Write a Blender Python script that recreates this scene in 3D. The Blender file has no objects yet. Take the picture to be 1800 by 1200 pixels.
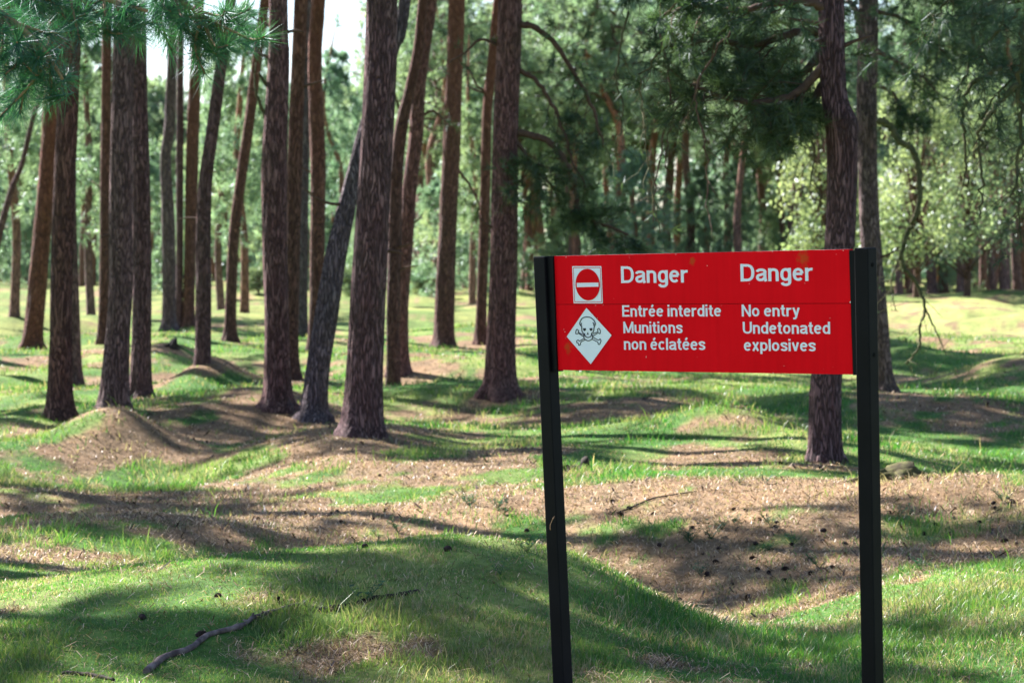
import bpy, math, random
import numpy as np
from mathutils import Vector, Matrix

# ------------------------------------------------------------------ camera, sky, sun
scn = bpy.context.scene
COL = scn.collection
F = 5000.0                      # focal length in pixels of the 1800 px wide photograph
CAMZ = 1.7
PITCH = math.atan(150 / F)
cam_d = bpy.data.cameras.new("camera")
cam_d.lens = 100.0; cam_d.sensor_width = 36.0
cam_d.clip_start = 0.1; cam_d.clip_end = 3000
cam_d.dof.use_dof = True; cam_d.dof.focus_distance = 11.5; cam_d.dof.aperture_fstop = 7.0
cam = bpy.data.objects.new("camera", cam_d); COL.objects.link(cam)
cam.location = (0, 0, CAMZ); cam.rotation_euler = (math.pi / 2 - PITCH, 0, 0)
scn.camera = cam

SUN_EL = math.radians(37)
SUN_D = Vector((-0.72 * math.cos(SUN_EL), 0.694 * math.cos(SUN_EL), math.sin(SUN_EL)))
w = bpy.data.worlds.new("World"); scn.world = w; w.use_nodes = True
nt = w.node_tree
sky = nt.nodes.new("ShaderNodeTexSky"); sky.sky_type = 'NISHITA'; sky.sun_disc = False
sky.sun_elevation = SUN_EL; sky.sun_rotation = math.atan2(SUN_D.x, SUN_D.y)
sky.air_density = 1.0; sky.dust_density = 0.6; sky.ozone_density = 1.0
bg = nt.nodes["Background"]; bg.inputs["Strength"].default_value = 0.05
nt.links.new(sky.outputs[0], bg.inputs["Color"])
sl = bpy.data.lights.new("sun", 'SUN'); sl.energy = 5.0; sl.angle = math.radians(0.5); sl.color = (1.0, 0.92, 0.79)
so = bpy.data.objects.new("sun", sl); COL.objects.link(so)
so.rotation_euler = SUN_D.to_track_quat('Z', 'Y').to_euler()
scn.view_settings.view_transform = 'Standard'; scn.view_settings.look = 'None'
scn.view_settings.exposure = 2.22; scn.view_settings.gamma = 1.0
scn.view_settings.use_white_balance = True; scn.view_settings.white_balance_temperature = 5800; scn.view_settings.white_balance_tint = 17
scn.render.engine = 'CYCLES'
scn.cycles.max_bounces = 6; scn.cycles.diffuse_bounces = 3; scn.cycles.glossy_bounces = 2
scn.cycles.transmission_bounces = 3; scn.cycles.transparent_max_bounces = 4
scn.cycles.use_denoising = True

# ------------------------------------------------------------------ helpers
rng = np.random.default_rng(7)
CP, SP = math.cos(PITCH), math.sin(PITCH)

def P(px, py, d):
    """world point seen at pixel (px,py) of the photograph at distance d along +Y"""
    a = (px - 900) / F; b = -(py - 600) / F
    v = np.array([a, CP + b * SP, -SP + b * CP])
    return v / v[1] * d + np.array([0, 0, CAMZ])

def vnoise(x, y, seed=0):
    x = np.asarray(x, float); y = np.asarray(y, float)
    xi = np.floor(x).astype(np.int64); yi = np.floor(y).astype(np.int64)
    fx = x - xi; fy = y - yi
    fx = fx * fx * (3 - 2 * fx); fy = fy * fy * (3 - 2 * fy)
    def h(i, j):
        n = (i * 374761393 + j * 668265263 + seed * 1274126177) & 0xffffffff
        n = ((n ^ (n >> 13)) * 1274126177) & 0xffffffff
        n = (n ^ (n >> 16)) & 0xffff
        return n / 65535.0
    return ((h(xi, yi) * (1 - fx) + h(xi + 1, yi) * fx) * (1 - fy)
            + (h(xi, yi + 1) * (1 - fx) + h(xi + 1, yi + 1) * fx) * fy)

def fbm(x, y, seed=0, o=3):
    s = 0; a = 1; t = 0
    for k in range(o):
        s = s + a * vnoise(x * 2 ** k, y * 2 ** k, seed + k * 17); t += a; a *= .5
    return s / t

def smooth(a, b, x):
    t = np.clip((x - a) / (b - a), 0, 1); return t * t * (3 - 2 * t)

# mounds and shell holes: (pixel x, distance, height, half width in px, half depth in m)
BUMPS = [
    (600, 13.0, .30, 380, 1.1), (930, 13.2, .16, 170, .8), (1330, 13.9, -.12, 170, 1.3), (1750, 13.5, .10, 170, 1.4),
    (200, 17.3, .17, 300, .9), (60, 20.0, -.16, 420, 1.0), (730, 16.8, -.30, 280, 1.4), (1120, 16.0, -.26, 260, 1.2),
    (1240, 19.6, .08, 260, 1.1), (1830, 18.6, .22, 170, 1.1), (1640, 17.0, -.08, 130, .9),
    (560, 22.2, -.10, 260, 1.2), (195, 27.0, .41, 78, .65), (210, 24.4, -.30, 170, 1.0), (20, 25.5, .10, 90, .9),
    (620, 26.6, .16, 140, 1.3), (330, 30.5, .12, 120, 1.2), (470, 31.5, .14, 90, 1.0), (450, 28.3, -.10, 90, .8),
    (780, 25.0, -.12, 130, 1.1), (880, 34.0, .12, 120, 1.6), (1120, 31.0, .14, 150, 1.0), (1080, 26.5, .12, 120, .9),
    (1280, 26.0, .28, 90, .7), (1160, 23.8, -.10, 160, .9), (1450, 23.4, .08, 120, 1.2), (1700, 29.0, .20, 170, 1.2),
    (1650, 33.5, -.12, 160, 1.2), (370, 37.5, .30, 42, .9), (300, 45.0, .28, 45, 1.2), (430, 34.5, -.12, 100, 1.1),
    (60, 33.5, .10, 110, 1.0), (60, 39.0, -.12, 140, 1.4), (1770, 40.0, .24, 75, 1.6), (1650, 44.0, -.38, 60, 2.2),
    (1590, 48.0, .25, 40, 1.6), (1000, 45.0, .18, 150, 2.0), (640, 44.0, .2, 90, 1.5),
    (850, 80.0, .25, 150, 5.0), (1650, 84.0, .35, 160, 6.0), (450, 75.0, .25, 90, 4.0), (150, 70.0, .2, 110, 4.0),
]
def height(x, y):
    x = np.asarray(x, float); y = np.asarray(y, float)
    r = np.sqrt(x * x + y * y)
    amp = .16 + .46 * smooth(17, 34, y)
    z = (fbm(x / 2.7 + 11.3, y / 3.3 + 4.7, 3, 2) - .5) * amp * (1 - .6 * smooth(90, 200, r))
    z = z + (vnoise(x / .9, y / .9, 5) - .5) * .05 + (vnoise(x / .35, y / .35, 9) - .5) * .022
    for px, d, a, sp, sd in BUMPS:
        cx = (px - 900) / F * d; sx = sp / F * d
        z = z + a * np.exp(-((x - cx) / sx) ** 2 * .5 - ((y - d) / sd) ** 2 * .5)
    z = z + .25 * smooth(70, 112, y)
    z = z * smooth(0, 6, r) + 0.0
    return z

_ds = np.concatenate([np.arange(9, 60, .03), np.arange(60, 200, .15)])
def hit(px, py, dmin=9):
    """first point of the ground seen at a pixel"""
    a = (px - 900) / F; b = -(py - 600) / F
    v = np.array([a, CP + b * SP, -SP + b * CP]); v = v / v[1]
    ds = _ds[_ds >= dmin]
    zz = CAMZ + v[2] * ds; hh = height(v[0] * ds, ds)
    k = np.nonzero(zz <= hh)[0]
    d = ds[k[0]] if len(k) else 120.
    return np.array([v[0] * d, d, float(height(v[0] * d, d))])

# brown litter / dry areas: (pixel x, distance, half width px, half depth m, strength)
DRY = [(90, 21.8, 220, 1.0, .55), (720, 23.2, 220, 1.0, .45), (260, 17.4, 260, .6, .40), (800, 19.5, 160, .8, .4), (195, 27.1, 95, .8, 1.2), (1440, 18.3, 140, .8, .8), (1430, 17.3, 130, .9, .9), (150, 26.2, 60, .5, .9), (195, 26.6, 80, .7, 1.3), (1230, 17.8, 260, 1.7, 1.0), (1430, 20.0, 200, 1.6, .9), (1720, 18.3, 150, 1.2, 1.0), (1560, 17.2, 120, 1.1, .7),
       (620, 20.3, 260, 1.7, 1.0), (330, 21.3, 160, .6, .35), (760, 18.2, 180, 1.2, .7), (60, 15.7, 110, .6, .8), (60, 20.3, 200, .7, .6),
       (600, 26.0, 170, 2.0, .9), (200, 27.0, 150, 1.7, .95), (330, 30.0, 120, 1.0, .7), (500, 31.0, 100, 1.3, .9),
       (960, 22.3, 110, .8, .5), (1280, 25.6, 90, .6, .8), (1690, 28.3, 160, 1.3, .9), (1100, 30.0, 130, .7, .5),
       (880, 34.3, 80, 1.0, .8), (700, 36.0, 90, 1.2, .6), (400, 42.0, 150, 3.0, .6), (560, 13.6, 110, .4, .8), (300, 15.6, 230, .6, .55), (420, 12.0, 200, .5, .45), (700, 11.6, 160, .5, .4), (50, 45.0, 90, 3.0, .5),
       (230, 47, 100, 3, .5), (800, 42, 120, 2, .45), (1700, 55, 130, 7, .6), (1650, 75, 150, 9, .5), (850, 48, 100, 3, .4)]
BASES = [(632, 764, 9), (550, 738, 9), (879, 694, 9), (778, 611, 9), (702, 657, 9), (845, 605, 9), (488, 718, 9), (511, 667, 9), (404, 600, 9), (356, 638, 9), (246, 698, 9), (130, 677, 9), (57, 613, 9), (1448, 812, 18), (1556, 687, 25)]
for bx_, by_, dm0 in BASES:
    q_ = hit(bx_, by_, dm0); DRY.append((bx_, q_[1], 260 / q_[1] * 5.5, .55, .75))
def dryness(x, y):
    x = np.asarray(x, float); y = np.asarray(y, float)
    m = np.zeros_like(x)
    for px, d, sp, sd, a in DRY:
        cx = (px - 900) / F * d; sx = sp / F * d
        m = m + a * np.exp(-((x - cx) / sx) ** 2 * .6 - ((y - d) / sd) ** 2 * .6)
    n = fbm(x / .8 + 3, y / 1.1 + 9, 21, 4)
    n2 = vnoise(x / 2.2, y / 2.6, 40)
    n3 = fbm(x / .30, y / .42, 61, 4)
    v = np.clip(m, 0, 1.5) * .95 + (n - .5) * 2.7 + (n2 - .5) * .7 + (n3 - .5) * 2.2 - .42
    return smooth(-.15, .45, v)

def mesh_np(name, V, tris=None, quads=None, smooth_=True, mats=(), colors=None, mat_idx=None):
    V = np.asarray(V, np.float32)
    me = bpy.data.meshes.new(name)
    nT = 0 if tris is None else len(tris); nQ = 0 if quads is None else len(quads)
    me.vertices.add(len(V)); me.vertices.foreach_set("co", V.ravel())
    loops = []
    if nT: loops.append(np.asarray(tris, np.int32).ravel())
    if nQ: loops.append(np.asarray(quads, np.int32).ravel())
    L = np.concatenate(loops); me.loops.add(len(L)); me.loops.foreach_set("vertex_index", L)
    starts = np.concatenate([np.arange(nT) * 3, nT * 3 + np.arange(nQ) * 4]).astype(np.int32)
    me.polygons.add(nT + nQ); me.polygons.foreach_set("loop_start", starts)
    me.polygons.foreach_set("loop_total", np.concatenate([np.full(nT, 3), np.full(nQ, 4)]).astype(np.int32))
    me.polygons.foreach_set("use_smooth", np.full(nT + nQ, smooth_))
    if mat_idx is not None: me.polygons.foreach_set("material_index", np.asarray(mat_idx, np.int32))
    for m in mats: me.materials.append(m)
    if colors is not None:
        ca = me.color_attributes.new("tint", 'FLOAT_COLOR', 'POINT')
        c = np.ones((len(V), 4), np.float32); c[:, :3] = colors
        ca.data.foreach_set("color", c.ravel())
    me.update(calc_edges=True)
    return me

def obj(name, me, parent=None, **props):
    o = bpy.data.objects.new(name, me); COL.objects.link(o)
    if parent is not None: o.parent = parent
    for k, v in props.items(): o[k] = v
    return o

def thing(name, loc, label, cat, group=None):
    o = bpy.data.objects.new(name, None); COL.objects.link(o)
    o.location = [float(c) for c in loc]; o.empty_display_size = .2
    o['label'] = label; o['category'] = cat
    if group: o['group'] = group
    return o

class Acc:
    """collects tubes (quads) and blades (tris)"""
    def __init__(s): s.V = []; s.T = []; s.Q = []; s.n = 0
    def add(s, V, T=None, Q=None):
        V = np.asarray(V, float)
        if T is not None and len(T): s.T.append(np.asarray(T) + s.n)
        if Q is not None and len(Q): s.Q.append(np.asarray(Q) + s.n)
        s.V.append(V); s.n += len(V)
    def tube(s, pts, rad, k=6):
        pts = np.asarray(pts, float); rad = np.asarray(rad, float); n = len(pts)
        t = np.gradient(pts, axis=0); t /= np.linalg.norm(t, axis=1)[:, None] + 1e-9
        ref = np.array([.31, .2, .93]) if abs(t[0][2]) < .8 else np.array([1., .1, 0])
        u = np.cross(t, ref); u /= np.linalg.norm(u, axis=1)[:, None] + 1e-9
        v = np.cross(t, u)
        a = np.arange(k) / k * 2 * np.pi
        V = pts[:, None, :] + rad[:, None, None] * (np.cos(a)[None, :, None] * u[:, None, :] + np.sin(a)[None, :, None] * v[:, None, :])
        i = np.arange(n - 1)[:, None] * k; j = np.arange(k)[None, :]; j2 = (j + 1) % k
        Q = np.stack([i + j, i + j2, i + k + j2, i + k + j], -1).reshape(-1, 4)
        V = np.concatenate([V.reshape(-1, 3), pts[:1], pts[-1:]])
        a0 = n * k; T = [[a0, (q + 1) % k, q] for q in range(k)] + [[a0 + 1, (n - 1) * k + q, (n - 1) * k + (q + 1) % k] for q in range(k)]
        s.add(V, T, Q)
    def blades(s, base, dirs, L, W, bend=0):
        n = len(base)
        r = rng.normal(size=(n, 3)); side = np.cross(dirs, r); side /= np.linalg.norm(side, axis=1)[:, None] + 1e-9
        L = np.broadcast_to(L, (n,))[:, None]; W = np.broadcast_to(W, (n,))[:, None]
        V = np.stack([base - side * W * .5, base + side * W * .5, base + dirs * L], 1).reshape(-1, 3)
        s.add(V, np.arange(n * 3).reshape(-1, 3))
    def mesh(s, name, mats, off=None, smooth_=True):
        V = np.concatenate(s.V) if s.V else np.zeros((0, 3))
        if off is not None: V = V - np.asarray(off)
        return mesh_np(name, V, np.concatenate(s.T) if s.T else None, np.concatenate(s.Q) if s.Q else None, smooth_, mats)

def catmull(pts, n):
    pts = np.asarray(pts, float)
    p = np.vstack([2 * pts[0] - pts[1], pts, 2 * pts[-1] - pts[-2]])
    m = len(pts) - 1; out = []
    for t in np.linspace(0, m - 1e-6, n):
        i = int(t); f = t - i
        a, b, c, d = p[i], p[i + 1], p[i + 2], p[i + 3]
        out.append(.5 * ((2 * b) + (-a + c) * f + (2 * a - 5 * b + 4 * c - d) * f * f + (-a + 3 * b - 3 * c + d) * f ** 3))
    return np.array(out)

def tufts(acc, tips, axes, n, L, W, shoot=.10, spread=1.0):
    """bottle-brush tufts of needles round shoot tips"""
    m = len(tips)
    tips = np.repeat(tips, n, 0); ax = np.repeat(axes, n, 0)
    r = rng.normal(size=(m * n, 3)); r -= ax * (r * ax).sum(1)[:, None]; r /= np.linalg.norm(r, axis=1)[:, None] + 1e-9
    th = rng.uniform(.35, 1.15, m * n)[:, None] * spread
    d = ax * np.cos(th) + r * np.sin(th)
    base = tips - ax * rng.uniform(0, shoot, m * n)[:, None]
    acc.blades(base, d, L * rng.uniform(.7, 1.1, m * n), W)

def unit(v): v = np.asarray(v, float); return v / (np.linalg.norm(v, axis=-1, keepdims=True) + 1e-9)

def bough(wood, leaf, path, r0, r1, ntw, twL, ntuft, nn, nL, nW, t0=.15, droop=.3, k=7, wiggle=.03, shoot=.10, twr=.006):
    """one limb: bent tube, side twigs, tufts at the twigs"""
    path = catmull(path, max(10, len(path) * 6))
    s_ = np.linalg.norm(path[-1] - path[0])
    path[1:-1] += rng.normal(size=(len(path) - 2, 3)) * wiggle * s_ * .25
    wood.tube(path, np.linspace(r0, r1, len(path)), k)
    for i in range(ntw):
        t = t0 + (1 - t0) * (i + rng.uniform(0, 1)) / max(ntw, 1)
        f = t * (len(path) - 1); j = int(min(f, len(path) - 2)); p = path[j] + (path[j + 1] - path[j]) * (f - j)
        ax = unit(path[j + 1] - path[j])
        d = unit(ax * .7 + rng.normal(size=3) * .75 + np.array([0, 0, -droop]))
        L = twL * rng.uniform(.5, 1.15) * (1.15 - .45 * t)
        tw = [p]
        for q in range(4):
            d = unit(d + rng.normal(size=3) * .25 + np.array([0, 0, -droop * .3 + .08])); tw.append(tw[-1] + d * L / 4)
        tw = np.array(tw); wood.tube(tw, np.linspace(twr, twr * .45, 5), 3)
        if ntuft:
            m = ntuft; tt = rng.uniform(.35, 1.0, m); tt[0] = 1.0
            idx = np.minimum((tt * 4).astype(int), 3); pp = tw[idx] + (tw[idx + 1] - tw[idx]) * (tt * 4 - idx)[:, None]
            dd = unit(unit(tw[idx + 1] - tw[idx]) + rng.normal(size=(m, 3)) * .55 + np.array([0, 0, .15]))
            ln = rng.uniform(.05, .28, m)[:, None] * min(1, twL)
            tufts(leaf, pp + dd * ln, dd, nn, nL, nW, shoot)

# ------------------------------------------------------------------ materials
def newmat(name):
    m = bpy.data.materials.new(name); m.use_nodes = True
    nt = m.node_tree; nt.nodes.clear(); o = nt.nodes.new("ShaderNodeOutputMaterial")
    return m, nt, o
def N(nt, t, **k):
    n = nt.nodes.new(t)
    for a, v in k.items(): setattr(n, a, v)
    return n
def ramp(nt, stops, fac=None):
    r = nt.nodes.new("ShaderNodeValToRGB"); e = r.color_ramp.elements
    e[0].position = stops[0][0]; e[0].color = (*stops[0][1], 1)
    e[1].position = stops[-1][0]; e[1].color = (*stops[-1][1], 1)
    for p, c in stops[1:-1]:
        x = e.new(p); x.color = (*c, 1)
    if fac is not None: nt.links.new(fac, r.inputs[0])
    return r
def mix(nt, a, b, fac, mode='MIX'):
    m = nt.nodes.new("ShaderNodeMix"); m.data_type = 'RGBA'; m.blend_type = mode
    if isinstance(fac, (int, float)): m.inputs[0].default_value = fac
    else: nt.links.new(fac, m.inputs[0])
    for i, v in ((6, a), (7, b)):
        if isinstance(v, tuple): m.inputs[i].default_value = (*v, 1)
        else: nt.links.new(v, m.inputs[i])
    return m.outputs[2]

def mat_leaf(name, c1, c2, trans=.45, tc=1.0, gloss=.05, nscale=.6, trc=None):
    m, nt, o = newmat(name)
    geo = N(nt, "ShaderNodeNewGeometry"); tc_ = N(nt, "ShaderNodeTexCoord"); oi = N(nt, "ShaderNodeObjectInfo")
    no = N(nt, "ShaderNodeTexNoise"); no.inputs["Scale"].default_value = nscale; nt.links.new(tc_.outputs["Object"], no.inputs["Vector"])
    r = ramp(nt, [(.30, c1), (.70, c2)], no.outputs[0])
    r2 = ramp(nt, [(0, (.55, .55, .55)), (1, (1.35, 1.35, 1.2))], geo.outputs["Random Per Island"])
    col = mix(nt, r.outputs[0], r2.outputs[0], 1.0, 'MULTIPLY')
    r3 = ramp(nt, [(0, (.8, .9, .9)), (1, (1.2, 1.1, .9))], oi.outputs["Random"])
    col = mix(nt, col, r3.outputs[0], 1.0, 'MULTIPLY')
    d = N(nt, "ShaderNodeBsdfDiffuse"); t = N(nt, "ShaderNodeBsdfTranslucent"); g = N(nt, "ShaderNodeBsdfGlossy")
    g.inputs["Roughness"].default_value = .5; g.inputs["Color"].default_value = (.8, .85, .9, 1)
    tcol = mix(nt, col, trc or (1.3, 1.5, .7), 1.0, 'MULTIPLY')
    nt.links.new(col, d.inputs[0]); nt.links.new(tcol, t.inputs[0])
    a = N(nt, "ShaderNodeMixShader"); a.inputs[0].default_value = trans
    nt.links.new(d.outputs[0], a.inputs[1]); nt.links.new(t.outputs[0], a.inputs[2])
    b = N(nt, "ShaderNodeMixShader"); b.inputs[0].default_value = gloss
    nt.links.new(a.outputs[0], b.inputs[1]); nt.links.new(g.outputs[0], b.inputs[2])
    nt.links.new(b.outputs[0], o.inputs[0]); return m

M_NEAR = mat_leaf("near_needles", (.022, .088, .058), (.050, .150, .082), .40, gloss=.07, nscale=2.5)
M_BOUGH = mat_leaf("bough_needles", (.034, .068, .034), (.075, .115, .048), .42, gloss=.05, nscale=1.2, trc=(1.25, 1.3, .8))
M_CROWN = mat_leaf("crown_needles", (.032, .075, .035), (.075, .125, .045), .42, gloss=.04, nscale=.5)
M_FAR = mat_leaf("far_needles", (.18, .28, .19), (.35, .42, .27), .55, gloss=.10, nscale=.35, trc=(1.08, 1.2, .95))  # paler than real needles: light haze put into the colour
M_BROAD = mat_leaf("broad_leaves", (.18, .26, .13), (.34, .39, .22), .50, gloss=.06, nscale=.7, trc=(1.1, 1.1, .85))
M_SHRUB = mat_leaf("shrub_leaves", (.12, .19, .12), (.22, .28, .16), .50, trc=(1.15, 1.2, .85), gloss=.06, nscale=.9)
M_WEED = mat_leaf("weed_leaves", (.02, .09, .035), (.04, .13, .04), .35, gloss=.05, nscale=6)

def mat_bark(name, dark, mid, light, orange, zo=(5, 11), scale=1.0, tint=1.0):
    m, nt, o = newmat(name)
    tc_ = N(nt, "ShaderNodeTexCoord"); oi = N(nt, "ShaderNodeObjectInfo")
    mp = N(nt, "ShaderNodeMapping"); mp.inputs["Scale"].default_value = (1, 1, .13)
    nt.links.new(tc_.outputs["Object"], mp.inputs[0])
    wn = N(nt, "ShaderNodeTexNoise"); wn.inputs["Scale"].default_value = 9 * scale; wn.inputs["Detail"].default_value = 4
    nt.links.new(mp.outputs[0], wn.inputs["Vector"])
    wv = N(nt, "ShaderNodeVectorMath", operation='MULTIPLY_ADD'); wv.inputs[1].default_value = (.2, .2, .2)
    nt.links.new(wn.outputs[1], wv.inputs[0]); nt.links.new(mp.outputs[0], wv.inputs[2])
    vo = N(nt, "ShaderNodeTexVoronoi", feature='DISTANCE_TO_EDGE'); vo.inputs["Scale"].default_value = 44 * scale
    nt.links.new(wv.outputs[0], vo.inputs["Vector"])
    vc = N(nt, "ShaderNodeTexVoronoi", feature='F1'); vc.inputs["Scale"].default_value = 44 * scale
    nt.links.new(wv.outputs[0], vc.inputs["Vector"])
    n2 = N(nt, "ShaderNodeTexNoise"); n2.inputs["Scale"].default_value = 55 * scale; n2.inputs["Detail"].default_value = 5; n2.inputs["Roughness"].default_value = .7
    nt.links.new(mp.outputs[0], n2.inputs["Vector"])
    n3 = N(nt, "ShaderNodeTexNoise"); n3.inputs["Scale"].default_value = 2.2; nt.links.new(tc_.outputs["Object"], n3.inputs["Vector"])
    e = ramp(nt, [(0, (.15, .15, .15)), (.20, (1, 1, 1))], vo.outputs[0])
    pl = ramp(nt, [(0, mid), (1, light)], vc.outputs["Color"])
    pl2 = ramp(nt, [(.3, (.6, .6, .6)), (.75, (1.45, 1.4, 1.35))], n2.outputs[0])
    c = mix(nt, pl.outputs[0], pl2.outputs[0], 1.0, 'MULTIPLY')
    c = mix(nt, dark, c, e.outputs[0])
    # upper trunk turns orange
    sx = N(nt, "ShaderNodeSeparateXYZ"); nt.links.new(tc_.outputs["Object"], sx.inputs[0])
    mr = N(nt, "ShaderNodeMapRange"); mr.inputs[1].default_value = zo[0]; mr.inputs[2].default_value = zo[1]; nt.links.new(sx.outputs[2], mr.inputs[0])
    c = mix(nt, c, mix(nt, orange, c, .45), mr.outputs[0])
    gr = ramp(nt, [(.45, (0, 0, 0)), (.7, (1, 1, 1))], n3.outputs[0])
    c = mix(nt, c, mix(nt, c, (.88, .98, .86), .8, 'MULTIPLY'), gr.outputs[0])
    rv = ramp(nt, [(0, (.80, .82, .9)), (.5, (1, 1, 1)), (1, (1.25, 1.02, .85))], oi.outputs["Random"])
    c = mix(nt, c, rv.outputs[0], 1.0, 'MULTIPLY')
    b = N(nt, "ShaderNodeBsdfPrincipled"); nt.links.new(c, b.inputs["Base Color"]); b.inputs["Roughness"].default_value = .85
    b.inputs["Specular IOR Level"].default_value = .25
    hm = N(nt, "ShaderNodeMath", operation='MULTIPLY_ADD'); hm.inputs[1].default_value = .35
    nt.links.new(n2.outputs[0], hm.inputs[0]); nt.links.new(e.outputs[0], hm.inputs[2])
    bp = N(nt, "ShaderNodeBump"); bp.inputs["Strength"].default_value = 1.0; bp.inputs["Distance"].default_value = .035
    nt.links.new(hm.outputs[0], bp.inputs["Height"]); nt.links.new(bp.outputs[0], b.inputs["Normal"])
    nt.links.new(b.outputs[0], o.inputs[0]); return m
M_BARK = mat_bark("bark_purple_brown", (.045, .022, .020), (.16, .080, .074), (.27, .160, .150), (.24, .10, .06))
M_BARKR = mat_bark("bark_red_brown", (.035, .016, .014), (.15, .070, .052), (.24, .125, .095), (.28, .10, .05), zo=(2, 8))
M_BARKG = mat_bark("bark_grey", (.035, .024, .026), (.14, .10, .105), (.26, .20, .205), (.26, .15, .10), zo=(6, 12))
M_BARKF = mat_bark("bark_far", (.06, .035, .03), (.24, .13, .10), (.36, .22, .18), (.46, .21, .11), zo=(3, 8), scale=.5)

def simple(name, col, rough=.7, spec=.3, nz=None, metal=0, bump=None, c2=None):
    m, nt, o = newmat(name); b = N(nt, "ShaderNodeBsdfPrincipled")
    b.inputs["Roughness"].default_value = rough; b.inputs["Specular IOR Level"].default_value = spec; b.inputs["Metallic"].default_value = metal
    b.inputs["Base Color"].default_value = (*col, 1)
    if nz:
        tc_ = N(nt, "ShaderNodeTexCoord"); n = N(nt, "ShaderNodeTexNoise"); n.inputs["Scale"].default_value = nz; n.inputs["Detail"].default_value = 6
        nt.links.new(tc_.outputs["Object"], n.inputs["Vector"])
        r = ramp(nt, [(.35, col), (.68, c2 or tuple(min(1, x * 1.5) for x in col))], n.outputs[0]); nt.links.new(r.outputs[0], b.inputs["Base Color"])
        if bump:
            bp = N(nt, "ShaderNodeBump"); bp.inputs["Strength"].default_value = .6; bp.inputs["Distance"].default_value = bump
            nt.links.new(n.outputs[0], bp.inputs["Height"]); nt.links.new(bp.outputs[0], b.inputs["Normal"])
    nt.links.new(b.outputs[0], o.inputs[0]); return m
M_TWIG = simple("twig_bark", (.075, .045, .030), .9, .2, 20, bump=.004)
M_MOSSTWIG = simple("mossy_twig_bark", (.05, .055, .022), .9, .2, 14, bump=.005, c2=(.11, .10, .045))
M_SHOOT = simple("shoot_bark", (.20, .12, .06), .8, .3, 30)
M_CONE = simple("cone_scales", (.030, .018, .014), .8, .2, 40, bump=.003)
M_DEAD = simple("dead_wood", (.07, .05, .045), .9, .2, 22, bump=.012, c2=(.24, .18, .155))
M_DARKWOOD = simple("rotten_wood", (.018, .014, .012), .9, .2, 14, bump=.01, c2=(.06, .05, .03))
M_MOSSWOOD = simple("mossy_wood", (.035, .028, .015), .95, .1, 16, bump=.02, c2=(.10, .10, .035))

# ground sheet material: tint attribute with fine noise
m, nt, o = newmat("forest_ground"); M_GROUND = m
at_ = N(nt, "ShaderNodeAttribute", attribute_name="tint"); tc_ = N(nt, "ShaderNodeTexCoord")
n1 = N(nt, "ShaderNodeTexNoise"); n1.inputs["Scale"].default_value = 14; n1.inputs["Detail"].default_value = 8; n1.inputs["Roughness"].default_value = .7
n2 = N(nt, "ShaderNodeTexNoise"); n2.inputs["Scale"].default_value = 2.2; n2.inputs["Detail"].default_value = 5
mpg = N(nt, "ShaderNodeMapping"); nt.links.new(tc_.outputs["Object"], mpg.inputs[0])
nt.links.new(mpg.outputs[0], n1.inputs["Vector"]); nt.links.new(mpg.outputs[0], n2.inputs["Vector"])
r1 = ramp(nt, [(.3, (.55, .55, .55)), (.7, (1.4, 1.4, 1.4))], n1.outputs[0])
r2 = ramp(nt, [(.3, (.85, .9, .85)), (.7, (1.15, 1.1, 1.0))], n2.outputs[0])
c = mix(nt, at_.outputs["Color"], r1.outputs[0], 1.0, 'MULTIPLY'); c = mix(nt, c, r2.outputs[0], 1.0, 'MULTIPLY')
b = N(nt, "ShaderNodeBsdfPrincipled"); b.inputs["Roughness"].default_value = .95; b.inputs["Specular IOR Level"].default_value = .1
nt.links.new(c, b.inputs["Base Color"])
bp = N(nt, "ShaderNodeBump"); bp.inputs["Strength"].default_value = .8; bp.inputs["Distance"].default_value = .03
nt.links.new(n1.outputs[0], bp.inputs["Height"]); nt.links.new(bp.outputs[0], b.inputs["Normal"]); nt.links.new(b.outputs[0], o.inputs[0])

def mat_tint(name, trans):
    m, nt, o = newmat(name)
    at_ = N(nt, "ShaderNodeAttribute", attribute_name="tint")
    d = N(nt, "ShaderNodeBsdfDiffuse"); t = N(nt, "ShaderNodeBsdfTranslucent"); g = N(nt, "ShaderNodeBsdfGlossy"); g.inputs["Roughness"].default_value = .4
    nt.links.new(at_.outputs["Color"], d.inputs[0])
    tcol = mix(nt, at_.outputs["Color"], (1.2, 1.35, .7), 1.0, 'MULTIPLY'); nt.links.new(tcol, t.inputs[0])
    a = N(nt, "ShaderNodeMixShader"); a.inputs[0].default_value = trans; nt.links.new(d.outputs[0], a.inputs[1]); nt.links.new(t.outputs[0], a.inputs[2])
    b = N(nt, "ShaderNodeMixShader"); b.inputs[0].default_value = .04; nt.links.new(a.outputs[0], b.inputs[1]); nt.links.new(g.outputs[0], b.inputs[2])
    nt.links.new(b.outputs[0], o.inputs[0]); return m
M_GRASS = mat_tint("grass_blades", .45)
M_LITTER = mat_tint("dry_blades", .15)

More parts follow.
